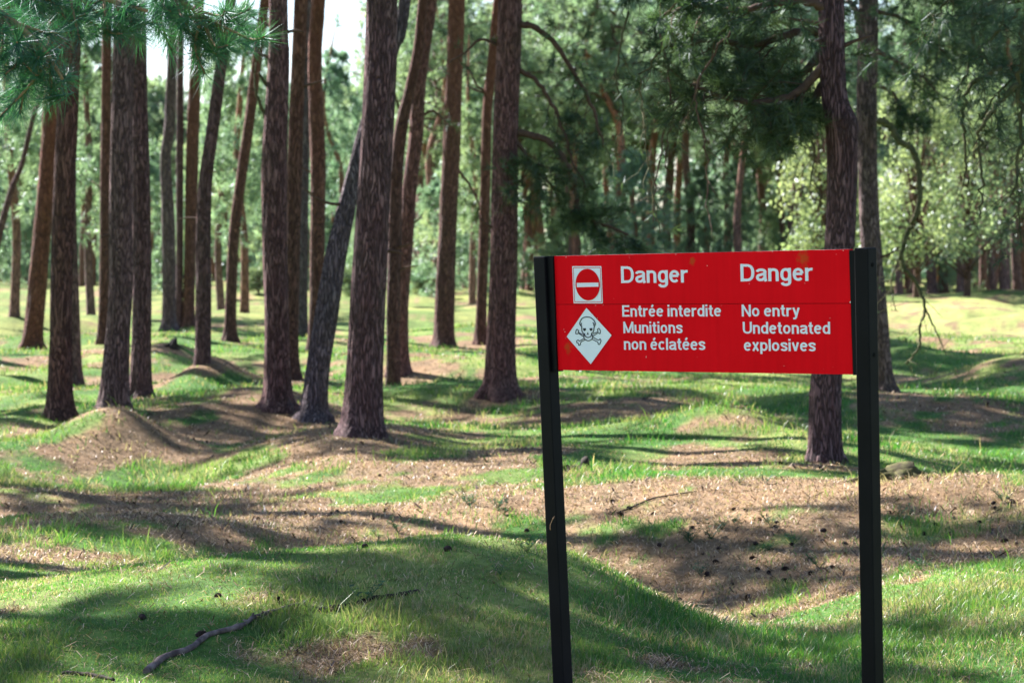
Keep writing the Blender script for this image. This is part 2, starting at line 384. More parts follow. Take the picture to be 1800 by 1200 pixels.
# ------------------------------------------------------------------ ground
GREEN = np.array([.062, .138, .026]); BROWN = np.array([.21, .14, .08]); STRAW = np.array([.22, .25, .07])
def ground():
    r = [0.0]; q = 1.5
    while q < 900:
        r.append(q); q *= 1.0 + (.0042 if 10 < q < 60 else (.012 if q < 120 else .05))
        if q < 10: q *= 1.03
    r = np.array(r[1:])
    a = np.concatenate([np.linspace(-.24, .24, 520), np.linspace(.26, 2 * np.pi - .26, 150)])
    nr, na = len(r), len(a)
    R, A = np.meshgrid(r, a, indexing='ij')
    X = R * np.sin(A); Y = R * np.cos(A); Z = height(X, Y)
    V = np.concatenate([np.stack([X, Y, Z], -1).reshape(-1, 3), [[0, 0, 0]]])
    i = np.arange(nr - 1)[:, None] * na; j = np.arange(na)[None, :]; j2 = (j + 1) % na
    Q = np.stack([i + j, i + na + j, i + na + j2, i + j2], -1).reshape(-1, 4)
    c = nr * na; T = np.stack([np.full(na, c), np.arange(na), (np.arange(na) + 1) % na], 1)
    dr = dryness(V[:, 0], V[:, 1])[:, None]
    st = smooth(.35, .75, fbm(V[:, 0] / 1.3, V[:, 1] / 1.7, 77, 3))[:, None] * .75 + .45 * smooth(45, 80, V[:, 1])[:, None]
    G = GREEN * (1 - st) + STRAW * st; G = G * (1 - .18 * smooth(45, 80, V[:, 1])[:, None])
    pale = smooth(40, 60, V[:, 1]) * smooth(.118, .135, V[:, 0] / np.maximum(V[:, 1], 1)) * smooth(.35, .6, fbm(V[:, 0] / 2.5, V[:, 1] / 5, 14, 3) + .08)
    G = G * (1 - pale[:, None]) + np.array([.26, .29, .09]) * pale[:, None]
    C = G * (1 - dr) + BROWN * dr
    C = C * (.60 + .8 * fbm(V[:, 0] / .22, V[:, 1] / .4, 19, 3))[:, None] * (.75 + .5 * fbm(V[:, 0] / 1.1, V[:, 1] / 1.6, 29, 3))[:, None]
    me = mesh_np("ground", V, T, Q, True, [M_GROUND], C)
    obj("ground", me, kind='structure')
ground()

def blades_field(n, dmin, dmax, seed):
    g = np.random.default_rng(seed)
    u = g.uniform(1 / dmax, 1 / dmin, n); d = 1 / u
    x = g.uniform(-.205, .205, n) * d
    return g, x, d

def blade_mesh(name, x, d, g, hgt, wid, lean, C, mat, flat=None):
    n = len(x); z = height(x, d) - .006
    az = g.uniform(0, 2 * np.pi, n)
    ln = lean * g.uniform(.2, 1.3, n)                                   # horizontal travel / height
    dx, dy = np.cos(az) * ln, np.sin(az) * ln
    wa = g.uniform(0, 2 * np.pi, n); wx, wy = np.cos(wa) * wid * .5, np.sin(wa) * wid * .5
    b = np.stack([x, d, z], -1); W = np.stack([wx, wy, np.zeros(n)], -1)
    m_ = b + np.stack([dx * hgt * .35, dy * hgt * .35, hgt * .6], -1)
    t = b + np.stack([dx * hgt, dy * hgt, hgt * (1 if flat is None else flat)], -1)
    V = np.stack([b - W, b + W, m_ + W * .8, m_ - W * .8, t], 1).reshape(-1, 3)
    k = np.arange(n)[:, None] * 5
    Q = k + np.array([[0, 1, 2, 3]]); T = k + np.array([[3, 2, 4]])
    return mesh_np(name, V, T, Q, True, [mat], np.repeat(C, 5, 0))

def grass():
    n = 560000
    g, x, d = blades_field(n, 10.3, 62, 11)
    dr = dryness(x, d); cl = fbm(x / .16, d / .2, 31, 2)
    keep = g.uniform(0, 1, n) < (1.02 - .93 * dr) * (.35 + .9 * smooth(.3, .6, cl))
    x, d, dr, cl = x[keep], d[keep], dr[keep], cl[keep]; n = len(x)
    tall = .5 + 1.0 * smooth(.35, .7, fbm(x / .7 + 5, d / .9, 51, 2))
    hgt = (.020 + .034 * g.uniform(0, 1, n) ** 1.6) * tall * .92 * (d / 12) ** .38
    hgt *= np.where(g.uniform(0, 1, n) < .012, 2.0, 1)
    wid = .0032 * (d / 12) ** 1.0 * g.uniform(.7, 1.4, n)
    v = g.uniform(0, 1, (n, 1)); st = smooth(.3, .8, fbm(x / 1.1, d / 1.4, 77, 3) + (g.uniform(0, 1, n) - .5) * .5 + .12 * dr)[:, None]
    C = np.array([.028, .130, .030]) * (1 - v) + np.array([.100, .240, .028]) * v
    C = C * (1 - st * .55) + np.array([.27, .27, .085]) * st * .55
    dead = (g.uniform(0, 1, n) < .07 + .45 * smooth(.42, .72, fbm(x / .45 + 9, d / .6, 91, 3)) + .25 * dr)[:, None]
    C = np.where(dead, np.array([.40, .33, .19]) * g.uniform(.6, 1.1, (n, 1)), C)
    C = C * (.55 + .9 * fbm(x / .22, d / .3, 16, 3))[:, None]
    obj("grass", blade_mesh("grass", x, d, g, hgt, wid, .75, C, M_GRASS), kind='stuff',
        label='short green and yellowing grass growing over the humps and hollows of the ground', category='grass')
def litter():
    n = 330000
    g, x, d = blades_field(n, 10.3, 55, 12)
    dr = dryness(x, d)
    keep = g.uniform(0, 1, n) < (.10 + .95 * dr)
    x, d, dr = x[keep], d[keep], dr[keep]; n = len(x)
    hgt = .012 + .045 * g.uniform(0, 1, n) ** 2
    wid = .0045 * (d / 12) ** .9 * g.uniform(.7, 1.3, n)
    v = g.uniform(0, 1, (n, 1))
    C = np.array([.26, .15, .09]) * (1 - v) + np.array([.68, .52, .33]) * v
    tw_ = g.uniform(0, 1, n) < .006 * (dr > .5); hgt = np.where(tw_, .05 + .03 * g.uniform(0, 1, n), hgt); wid = np.where(tw_, wid * 2.2, wid); C = np.where(tw_[:, None], np.array([.07, .045, .035]), C)
    fl_ = g.uniform(0, 1, n) < .02 * (dr > .4); hgt = np.where(fl_, .014, hgt); wid = np.where(fl_, wid * 5, wid); C = np.where(fl_[:, None], np.array([.13, .06, .04]), C)
    C = C * g.uniform(.3, 1.15, (n, 1)) * (.45 + 1.1 * fbm(x / .10, d / .14, 15, 3))[:, None]
    obj("pine_litter", blade_mesh("pine_litter", x, d, g, hgt, wid, 2.6, C, M_LITTER, .5), kind='stuff',
        label='brown fallen pine needles and dry straw covering bare slopes between the grass', category='litter')
grass(); litter()

# ------------------------------------------------------------------ trees in the grove
def trunk_mesh(name, pts, wid, base, mat, sides=72, seed=0, Htop=13., flare=.40, bump=1.0, fine=None):
    """pts: world centreline from base up, wid: diameters at these points"""
    pts = np.asarray(pts, float); wid = np.asarray(wid, float)
    zt = pts[-1][2]
    if Htop > zt + .5:                                                   # carry the trunk on above the frame
        dv = pts[-1] - pts[-2]; dv = dv / max(dv[2], .3); dv[:2] = np.clip(dv[:2], -.12, .12)
        e1 = pts[-1] + dv * (Htop - zt) * .5; e2 = pts[-1] + dv * (Htop - zt); e2[:2] = e1[:2] * .6 + e2[:2] * .4
        pts = np.vstack([pts, e1, e2]); wid = np.concatenate([wid, [wid[-1] * .72, .05]])
    pts = np.vstack([pts[0] + (pts[0] - pts[1]) / (pts[1][2] - pts[0][2]) * .35, pts]); wid = np.concatenate([[wid[0] * 1.08], wid])
    dense = catmull(np.hstack([pts, wid[:, None]]), 260)
    zc = dense[:, 2]
    zs = np.concatenate([np.arange(zc[0], min(zt + .2, zc[-1] - .2), fine or .035), np.linspace(min(zt + .25, zc[-1] - .1), zc[-1], 26)])
    zc = np.maximum.accumulate(zc + np.arange(len(zc)) * 1e-6)
    cx = np.interp(zs, zc, dense[:, 0]); cy = np.interp(zs, zc, dense[:, 1]); r = np.interp(zs, zc, dense[:, 3]) * .5
    a = np.arange(sides) / sides * 2 * np.pi
    A, Zg = np.meshgrid(a, zs); R = np.repeat(r[:, None], sides, 1)
    h = Zg - base[2]
    ca, sa = np.cos(A), np.sin(A)
    lob = .5 + .5 * np.cos(A * 5 + seed) * .7 + .3 * np.cos(A * 3 + seed * 2.1)
    R = R * (1 + flare * np.exp(-np.maximum(h, 0) / .16) * lob + .02 * np.exp(-np.maximum(h, 0) / .6))
    # bark plates: stretched noise, wrapped by using cos/sin coordinates
    q = 3.2 + r[:, None] * 0
    n1 = fbm(ca * 5.5 + sa * 2.0 + seed * 3, sa * 5.5 - ca * 2.0 + Zg * 2.6, seed + 1, 3)
    n2 = np.abs(vnoise(ca * 9 + seed, sa * 9 + Zg * 3.6, seed + 5) - .5) * 2
    n3 = vnoise(ca * 1.2 + seed * 1.7, sa * 1.2 + Zg * 1.1, seed + 9) - .5
    R = R * (.95 + n3 * .10 + bump * ((n1 - .5) * .09 + (np.minimum(n2, .45) - .36) * .10))
    X = cx[:, None] + R * ca; Y = cy[:, None] + R * sa
    V = np.stack([X, Y, Zg], -1).reshape(-1, 3) - np.asarray(base)
    n = len(zs); i = np.arange(n - 1)[:, None] * sides; j = np.arange(sides)[None, :]; j2 = (j + 1) % sides
    Q = np.stack([i + j, i + j2, i + sides + j2, i + sides + j], -1).reshape(-1, 4)
    top = (n - 1) * sides; V = np.vstack([V, V[top:top + sides].mean(0)])
    T = np.stack([top + np.arange(sides), top + (np.arange(sides) + 1) % sides, np.full(sides, len(V) - 1)], 1)
    me = mesh_np(name, V, T, Q, True, [mat])
    return me, (cx, cy, zs)

def crown_meshes(name, seed, zb, zt, R, nl, ntw, ntf, nn, nL, nW, mleaf, mwood, shape=.6, up=.35):
    """crown standing on a trunk axis through the origin, from zb to zt"""
    global rng
    rng = np.random.default_rng(seed)
    wood, leaf = Acc(), Acc()
    for i in range(nl):
        f = (i + rng.uniform(0, 1)) / nl
        z = zb + (zt - zb) * f; prof = (math.sin(math.pi * (.22 + .74 * f)) ** shape) if up > 0 else (1 - f) ** .8 + .1
        L = R * prof * rng.uniform(.55, 1.15)
        az = i * 2.4 + rng.uniform(-.6, .6); d = np.array([math.cos(az), math.sin(az), 0])
        rise = L * rng.uniform(-.05, up + .25)
        p = [np.array([0, 0, z]), d * L * .45 + [0, 0, z + rise * .7], d * L + np.array([rng.normal() * .2, rng.normal() * .2, z + rise + rng.normal() * .15])]
        bough(wood, leaf, p, .05 * (1.1 - .6 * f), .012, ntw, L * .5 + .25, ntf, nn, nL, nW, t0=.3, droop=.1, k=5, twr=.01)
    return leaf.mesh(name + "_needles", [mleaf]), wood.mesh(name + "_limbs", [mwood])

CROWNS = [crown_meshes("pine_crown%d" % s, 100 + s, 0, 4.6 + .5 * (s % 3), 2.3 + .2 * (s % 2), 16, 7, 16, 12, .21, .036, M_CROWN, M_TWIG) for s in range(5)]

GROVE = []
def pine(px_pts, label, group=None, H=13., bark=M_BARK, crown=0, zc=8.0, dmin=9, base_px=None, cs=1.0, d=None, seed=None, flare=.40, name='pine_tree'):
    """px_pts: [(x, y, width px)...] from the base up"""
    bx, by, _ = px_pts[0]
    hb = hit(bx, by, dmin) if d is None else np.array([*P(bx, by, d)[:2], float(height(*P(bx, by, d)[:2]))])
    D = hb[1]; seed = seed if seed is not None else int(abs(bx)) % 97
    pts = [hb]; wid = [px_pts[0][2] / F * D]
    for (x, y, ww) in px_pts[1:]:
        p = P(x, y, D)
        if p[2] <= pts[-1][2] + .05: continue
        pts.append(p); wid.append(ww / F * D)
    t = thing(name, hb, label, 'tree', group)
    near = D < 40
    me, ax = trunk_mesh(name + "_trunk", pts, wid, hb, bark, sides=84 if near else 48, seed=seed, Htop=H, flare=flare, fine=.03 if near else .06)
    obj("trunk", me, t)
    zc0 = zc; cx = float(np.interp(zc0, ax[2], ax[0])); cy = float(np.interp(zc0, ax[2], ax[1]))
    lf, wd = CROWNS[crown % len(CROWNS)]
    c = obj("crown", lf, t); c.location = (cx - hb[0], cy - hb[1], zc0 - hb[2]); c.rotation_euler = (0, 0, seed * 1.3); c.scale = (cs, cs, (H - zc0 + .6) / 5.0)
    l = obj("limbs", wd, c)
    if D < 52:
        g_ = np.random.default_rng(seed + 900)
        for q in range(int(g_.integers(1, 4))):
            z = hb[2] + g_.uniform(1.6, 5.6); cc = np.array([np.interp(z, ax[2], ax[0]), np.interp(z, ax[2], ax[1]), z]); az = g_.choice([0.2, 2.9, -.5, 3.6]) + g_.uniform(-.5, .5)
            dr_ = np.array([math.cos(az), math.sin(az), g_.uniform(-.1, .5)]); L_ = g_.uniform(.06, .34); a_ = Acc(); w0 = px_pts[2][2] / F * D * .40
            a_.tube(catmull([cc + dr_ * w0 * .5, cc + dr_ * (w0 + L_ * .4), cc + dr_ * (w0 + L_) + [0, 0, g_.uniform(-.06, .08)]], 6), np.linspace(.022, .007, 6), 6)
            obj("branch_stub", a_.mesh("branch_stub", [M_TWIG], off=hb), t)
    GROVE.append((t, hb, ax)); return t, hb

def branch(tree, hb, pxpts, d, r0, r1, ntw=0, twL=.5, ntf=0, nn=16, nL=.13, nW=.007, t0=.3, droop=.3, mat=M_TWIG, mleaf=M_BOUGH, name='branch', seed=1, wig=.02, twr=.006, dz=0):
    global rng
    rng = np.random.default_rng(seed + 500)
    w_, l_ = Acc(), Acc()
    path = [P(x, y, d + (0 if len(q) == 0 else q[0])) for (x, y, *q) in pxpts]
    bough(w_, l_, path, r0, r1, ntw, twL, ntf, nn, nL, nW, t0=t0, droop=droop, wiggle=wig, twr=twr)
    b_ = obj(name, w_.mesh(name, [mat], off=hb), tree)
    if l_.n: obj("needles", l_.mesh("needles", [mleaf], off=hb), b_)
    return b_

B = M_BARK; BR = M_BARKR; BG = M_BARKG
t_front, hb_front = pine([(632, 764, 84), (636, 735, 74), (642, 640, 68), (647, 520, 66), (655, 380, 63), (663, 230, 61), (669, 100, 58), (671, 0, 56)],
     "thickest straight purple-brown pine of the grove, its foot on a bare brown hump", H=14, crown=0, seed=3)
t_lean, hb_lean = pine([(550, 738, 62), (552, 715, 48), (560, 640, 44), (573, 560, 44), (590, 450, 40), (608, 370, 34), (626, 290, 28), (650, 200, 25), (690, 90, 23), (712, 0, 22)],
     "bent leaning pine whose grey trunk slants right and passes behind the thickest trunk", H=11, crown=1, seed=5, bark=BG, zc=6.8)
t_mid, hb_mid = pine([(879, 694, 74), (880, 670, 60), (881, 600, 54), (884, 500, 51), (886, 380, 49), (889, 220, 48), (894, 100, 46), (896, 0, 45)],
     "tall purple-brown pine with a flared foot standing left of the sign", H=14.5, crown=2, seed=8, bark=B)
t_behind, hb_behind = pine([(778, 611, 46), (780, 580, 38), (785, 450, 35), (790, 330, 34), (795, 220, 32), (800, 90, 30), (803, 0, 30)],
     "slim pine between the twisted pine and the flared pine beside the sign", crown=3, seed=9, bark=BR, zc=9, H=15)
t_twist, hb_twist = pine([(702, 657, 40), (703, 620, 32), (704, 540, 30), (711, 450, 28), (720, 330, 27), (731, 240, 27), (736, 150, 26), (748, 60, 26), (757, 0, 24)],
     "twisted pine just right of the thickest trunk, its stem bending to the right", crown=4, seed=13, bark=B, zc=8.5)
t_fork, hb_fork = pine([(692, 640, 26), (691, 540, 24), (694, 420, 24), (697, 300, 24), (706, 220, 24), (722, 150, 20), (736, 80, 20), (744, 0, 18)],
     "dark forked pine half hidden behind the twisted pine and the thickest trunk", crown=0, seed=14, bark=BR, d=41, zc=9)
t_red, hb_red = pine([(845, 605, 26), (846, 560, 20), (849, 460, 19), (853, 330, 19), (856, 200, 18), (866, 100, 18), (875, 0, 16)],
     "thin orange-brown pine showing along the left side of the pine beside the sign", crown=1, seed=15, bark=BR, zc=9)
t_two, hb_two = pine([(488, 718, 66), (488, 690, 52), (486, 560, 46), (482, 420, 46), (482, 300, 46), (486, 200, 42), (490, 90, 38), (489, 0, 34)],
     "stout red-purple pine standing on a brown hump left of the leaning pine", crown=2, seed=17, bark=B, H=14)
pine([(511, 667, 32), (512, 600, 27), (514, 480, 27), (517, 330, 28), (522, 180, 26), (527, 60, 26), (529, 0, 25)],
     "dark pine trunk touching the right side of the stout red-purple pine", crown=3, seed=18, bark=BR)
pine([(531, 592, 22), (532, 520, 18), (534, 430, 17), (536, 300, 16), (540, 150, 15), (542, 0, 14)],
     "thin greyish pine glimpsed between the dark trunk and the one with a lit left edge", crown=4, seed=19, bark=BG, zc=10, H=15)
pine([(556, 640, 34), (557, 560, 29), (558, 420, 27), (559, 300, 28), (556, 200, 27), (554, 90, 26), (560, 0, 26)],
     "dark straight pine behind the leaning pine, side twigs on its right", crown=0, seed=20, bark=BR, d=47)
pine([(404, 600, 30), (405, 570, 22), (408, 480, 20), (413, 400, 20), (426, 300, 20), (440, 200, 19), (455, 80, 18), (466, 0, 18)],
     "slender pine leaning gently right on its own in the lit grass", crown=1, seed=21, bark=BR, zc=9.5, H=14)
pine([(356, 638, 30), (357, 600, 28), (358, 500, 28), (358, 400, 27), (362, 310, 25), (375, 220, 24), (388, 120, 22), (400, 40, 20), (406, 0, 20)],
     "nearly black pine trunk curving right at the top, its foot cut off dark and straight", crown=2, seed=22, bark=B, flare=.1)
pine([(331, 576, 28), (332, 540, 22), (334, 430, 21), (337, 300, 24), (341, 180, 23), (346, 80, 20), (350, 0, 20)],
     "orange-brown pine right behind the nearly black curved trunk", crown=3, seed=23, bark=BR, zc=10, H=15)
pine([(296, 582, 34), (297, 550, 25), (297, 450, 25), (294, 350, 22), (291, 280, 20), (298, 220, 20), (302, 120, 18), (305, 0, 16)],
     "pale grey-mauve pine with a kinked stem in the middle of the left grove", crown=4, seed=24, bark=BG, zc=10, H=15)
pine([(314, 577, 16), (315, 520, 14), (316, 430, 13), (316, 300, 13), (318, 0, 12)],
     "thin dark pine squeezed between the kinked pale pine and the orange-brown one", crown=0, seed=25, bark=B, zc=10, H=14)
pine([(246, 698, 46), (247, 670, 40), (249, 560, 36), (249, 420, 33), (247, 300, 33), (245, 180, 30), (243, 0, 28)],
     "brown pine partly hidden behind the right side of the grey trunk on the straw hump", crown=1, seed=26, bark=B, H=14)
pine([(198, 722, 60), (200, 700, 54), (206, 600, 46), (212, 500, 43), (212, 380, 42), (213, 250, 41), (216, 120, 38), (218, 0, 36)],
     "grey-purple pine rising from the top of the straw-covered hump", crown=2, dmin=27.5, seed=27, bark=BG, H=14)
pine([(182, 604, 22), (183, 540, 20), (184, 430, 19), (185, 300, 18), (187, 150, 18), (188, 0, 17)],
     "slim orange pine trunk just left of the pine on the straw hump", crown=3, seed=28, bark=BR, zc=10, H=15)
pine([(107, 734, 52), (106, 700, 46), (107, 600, 42), (108, 480, 40), (112, 350, 40), (118, 220, 38), (124, 100, 36), (128, 0, 34)],
     "reddish pine with its foot at the left shoulder of the straw hump", crown=4, dmin=27.8, seed=29, bark=BR, H=14)
pine([(130, 677, 32), (130, 640, 28), (127, 540, 26), (124, 420, 24), (122, 200, 22), (120, 0, 20)],
     "grey-green pine stem peeping out right of the reddish pine near the left edge", crown=0, seed=30, bark=BG)
pine([(57, 613, 44), (58, 590, 36), (66, 500, 34), (75, 400, 33), (84, 300, 33), (90, 200, 31), (97, 80, 28), (100, 0, 26)],
     "leftmost thick pine, brown and leaning right, with a sunlit foot", crown=1, seed=31, bark=BR, zc=9)
pine([(-30, 560, 16), (-18, 490, 14), (2, 400, 13), (22, 330, 12), (38, 290, 10), (60, 200, 9), (75, 150, 7)],
     "thin leaning stem entering from the left edge of the photograph", crown=2, seed=32, bark=B, d=60, H=8, zc=5.5, cs=.5)
t_r1, hb_r1 = pine([(1448, 812, 64), (1448, 790, 58), (1450, 700, 58), (1455, 640, 56), (1466, 540, 54), (1475, 430, 54), (1480, 330, 54), (1481, 260, 56), (1480, 215, 60), (1468, 170, 48), (1463, 90, 47), (1461, 0, 46)],
     "large pine behind the sign's right part, with a knotty bulge on its right side", crown=3, seed=33, bark=B, H=14, dmin=18)
t_r2, hb_r2 = pine([(1556, 687, 44), (1553, 660, 36), (1543, 560, 36), (1532, 440, 38), (1527, 330, 36), (1524, 200, 38), (1526, 90, 38), (1527, 0, 36)],
     "lighter brown pine right behind the knotty one, rising beside the right sign post", crown=4, seed=34, bark=BG, H=14, dmin=25)

# unseen pines added outside the frame, placed and shaped to shade the ground
OFF = [(-10.4, 43, 3, 1), (-12.2, 36.6, 0, 0), (-10.8, 20.6, 1, 0), (-9.6, 21.9, 2, 0), (-10.9, 26.4, 4, 0), (-8.2, 26.6, 0, 0), (-12.9, 27.6, 1, 0), (-13.2, 31.2, 2, 0), (-8.6, 39.5, 3, 1), (-10.6, 34.6, 4, 0), (-15.5, 33.5, 1, 0),
       (-13.5, 40, 0, 1), (-12, 47, 2, 1), (7.8, 31, 2, 2), (9.5, 40, 1, 2), (-15, 54, 3, 2), (13, 52, 4, 2), (-6.4, 18.6, 1, 0)]
protoT = []
for s in range(4):
    g = np.random.default_rng(60 + s)
    pts = [np.array([0, 0, 0.]), np.array([g.normal() * .08, g.normal() * .08, 3]), np.array([g.normal() * .2, g.normal() * .2, 7]), np.array([0, 0, 10]), np.array([0, 0, 13.0])]
    me, ax = trunk_mesh("pine_trunk_shape", pts, [.40, .33, .26, .2, .06], np.zeros(3), [B, BR, BG, BR][s], sides=24, seed=40 + s, Htop=13, fine=.15)
    protoT.append(me)
for i, (x, y, s, kd) in enumerate(OFF):
    z = float(height(x, y))
    t = thing('pine_tree', (x, y, z), "unseen pine added outside the frame so its crown shades the grass", 'tree', 'unseen pines added outside the frame')
    tr = obj("trunk", protoT[s % 4], t); tr.rotation_euler = (0, 0, i)
    lf, wd = CROWNS[s]
    c = obj("crown", lf, t); c.location = (0, 0, [9.6, 8.6, 8.0][kd]); c.rotation_euler = (0, 0, i * 1.7); c.scale = [(.72, .72, .36), (.85, .85, .55), (.85, .85, .85)][kd]  # crowns flattened to narrow the shadow bands they cast
    obj("limbs", wd, c)

# boughs of the mid pine and of the two right-hand pines (pixel paths)
dm = hb_mid[1]; d1 = hb_r1[1]; d2 = hb_r2[1]
branch(t_mid, hb_mid, [(905, 232), (960, 246), (998, 292), (1013, 340), (1020, 374), (1056, 392), (1104, 412)], dm, .045, .016, 26, .5, 7, 18, .15, .010, t0=.5, seed=1)
branch(t_mid, hb_mid, [(906, 244), (924, 272), (938, 296), (975, 330)], dm, .025, .01, 24, .55, 7, 18, .15, .010, t0=.3, seed=2)
branch(t_mid, hb_mid, [(910, 40), (960, 60), (1005, 120), (1045, 200), (1060, 260)], dm, .04, .012, 15, .55, 6, 16, .15, .010, t0=.25, seed=3)
branch(t_mid, hb_mid, [(908, 120), (950, 150), (985, 215), (1005, 280), (1030, 330)], dm, .03, .01, 12, .45, 5, 16, .15, .010, t0=.35, seed=4)
branch(t_mid, hb_mid, [(874, 80), (845, 70), (815, 95), (790, 110)], dm, .02, .008, 6, .4, 3, 14, .12, .008, seed=5)
branch(t_red, hb_red, [(852, 160), (838, 150), (822, 118), (812, 120)], hb_red[1], .03, .01, 5, .4, 0, seed=6)
branch(t_red, hb_red, [(855, 165), (835, 158), (820, 150)], hb_red[1], .03, .012, 3, .4, 0, seed=7)
branch(t_behind, hb_behind, [(806, 300), (828, 330), (850, 380), (856, 430)], hb_behind[1] + 1, .03, .01, 16, .5, 7, 16, .16, .012, t0=.3, seed=8)
branch(t_twist, hb_twist, [(714, 222), (704, 195), (694, 165), (692, 130)], hb_twist[1], .03, .008, 5, .4, 0, seed=9, mat=M_MOSSTWIG)
branch(t_twist, hb_twist, [(740, 205), (760, 195), (778, 208), (786, 215)], hb_twist[1], .025, .01, 4, .3, 2, seed=10)
branch(t_two, hb_two, [(468, 210), (456, 180), (448, 150), (450, 110)], hb_two[1], .022, .008, 3, .3, 0, seed=11, mat=M_MOSSTWIG)
branch(t_two, hb_two, [(472, 155), (462, 140), (455, 128)], hb_two[1], .022, .012, 0, seed=12, mat=M_MOSSTWIG)

# knotty pine: dark crown mass to the left of its trunk
for k, (pth, nt_, tl) in enumerate([
    ([(1446, 118), (1400, 165), (1330, 180), (1262, 168), (1215, 148)], 30, .55),
    ([(1445, 55), (1390, 60), (1320, 80), (1250, 70), (1180, 90)], 30, .6),
    ([(1446, 10), (1390, 0), (1300, 20), (1220, 10), (1160, 30)], 22, .5),
    ([(1446, -60), (1390, -50), (1300, -60), (1200, -50), (1080, -30)], 22, .5),
    ([(1446, 90), (1410, 130), (1370, 150), (1330, 130)], 22, .5),
    ([(1446, 150), (1425, 185), (1405, 210), (1385, 235)], 14, .35)]):
    branch(t_r1, hb_r1, pth, d1 + [0, .8, -.6, .3, .9, .2][k], .04, .012, int(nt_ * 1.15), tl, 10, 18, .14, .008, t0=.08, seed=20 + k, droop=.25)
for k, pth in enumerate([
    [(1300, 30), (1225, 150), (1238, 250), (1250, 400)],
    [(1195, 60), (1130, 130), (1132, 210), (1142, 300), (1160, 410)], [(1160, 60), (1178, 160), (1160, 280), (1148, 390)],
    [(1105, 20), (1085, 120), (1095, 200), (1075, 290)], [(1270, 120), (1195, 180), (1170, 260), (1180, 330)], [(1355, 150), (1370, 220), (1428, 250), (1424, 330)]]):
    branch(t_r1, hb_r1, pth, d1 + .3 * k - .6, .010, .004, 12, .35, 1 if k % 2 else 0, 8, .10, .006, t0=.1, droop=.5, seed=30 + k, mat=M_MOSSTWIG if k % 2 else M_TWIG, wig=.03, twr=.004)
# lighter pine: twisted bare branch and its green sprays to the right
branch(t_r2, hb_r2, [(1543, 210), (1562, 222), (1578, 245), (1600, 260), (1612, 285), (1618, 330), (1612, 370), (1598, 405), (1586, 440), (1590, 470), (1612, 500), (1626, 540), (1617, 575), (1616, 605), (1602, 630), (1592, 637)],
       d2 - 1.5, .045, .010, 22, .42, 0, t0=.25, droop=.3, mat=M_MOSSTWIG, seed=40, wig=.012, twr=.006)
branch(t_r2, hb_r2, [(1627, 542), (1640, 570), (1652, 596), (1663, 625)], d2 - 1.5, .014, .005, 10, .25, 0, t0=.1, mat=M_MOSSTWIG, seed=41, twr=.004)
branch(t_r2, hb_r2, [(1586, 440), (1572, 475), (1566, 505), (1575, 545)], d2 - 1.5, .014, .005, 14, .28, 1, 6, .06, .006, t0=.1, mat=M_MOSSTWIG, seed=42, twr=.004)
branch(t_r2, hb_r2, [(1511, 60), (1508, 30), (1498, 8), (1488, 2)], d2, .05, .03, 0, seed=43, mat=M_DEAD)
for k, (pth, nt_, tl) in enumerate([
    ([(1543, 20), (1580, 30), (1620, 60), (1660, 90)], 20, .6), ([(1543, 90), (1580, 110), (1615, 130), (1650, 165)], 20, .55),
    ([(1543, 150), (1570, 165), (1590, 200), (1620, 215)], 16, .4), ([(1543, -40), (1600, -30), (1680, 0), (1720, 20)], 20, .6)]):
    branch(t_r2, hb_r2, pth, d2 - [0, 1.2, .5, .8][k], .03, .01, nt_, tl, 7, 16, .15, .010, t0=.2, seed=50 + k)

# pine outside the right edge, nearer, with drooping boughs reaching into view
xr, yr = 5.2, 21.0
t_or = thing('pine_tree', (xr, yr, float(height(xr, yr))), "pine outside the right edge whose drooping sprays hang into the top right corner", 'tree')
hb_or = np.array([xr, yr, float(height(xr, yr))])
o_ = obj("trunk", protoT[1], t_or)
c = obj("crown", CROWNS[2][0], t_or); c.location = (0, 0, 8.2); obj("limbs", CROWNS[2][1], c)
for k, (pth, nt_, tl, tf) in enumerate([
    ([(2130, -60, 0), (1900, -40), (1800, 20), (1740, 70), (1690, 150)], 22, .45, 5),
    ([(2130, -30, 0), (1900, 20), (1820, 80), (1770, 150), (1720, 200)], 20, .4, 5),
    ([(2130, -90, 0), (1850, -70), (1740, -30), (1650, 20), (1600, 80)], 22, .5, 5),
    ([(1800, 40), (1792, 140), (1794, 240), (1786, 340), (1796, 440)], 26, .45, 3),
    ([(1790, 150), (1745, 195), (1725, 230), (1728, 310), (1722, 380)], 16, .35, 0),
    ([(1820, 0), (1730, 10), (1710, 60), (1735, 110), (1770, 115)], 14, .35, 4),
    ([(1760, 120), (1700, 160), (1695, 240), (1700, 330)], 14, .3, 0)]):
    branch(t_or, hb_or, pth, yr + [0, .7, -.5, .4, 0, .9, .2][k], .022, .006, nt_, tl, tf, 20, .12, .0045, t0=.35 if k < 3 else .1, droop=.4, seed=60 + k, mat=M_MOSSTWIG, wig=.05, twr=.004)

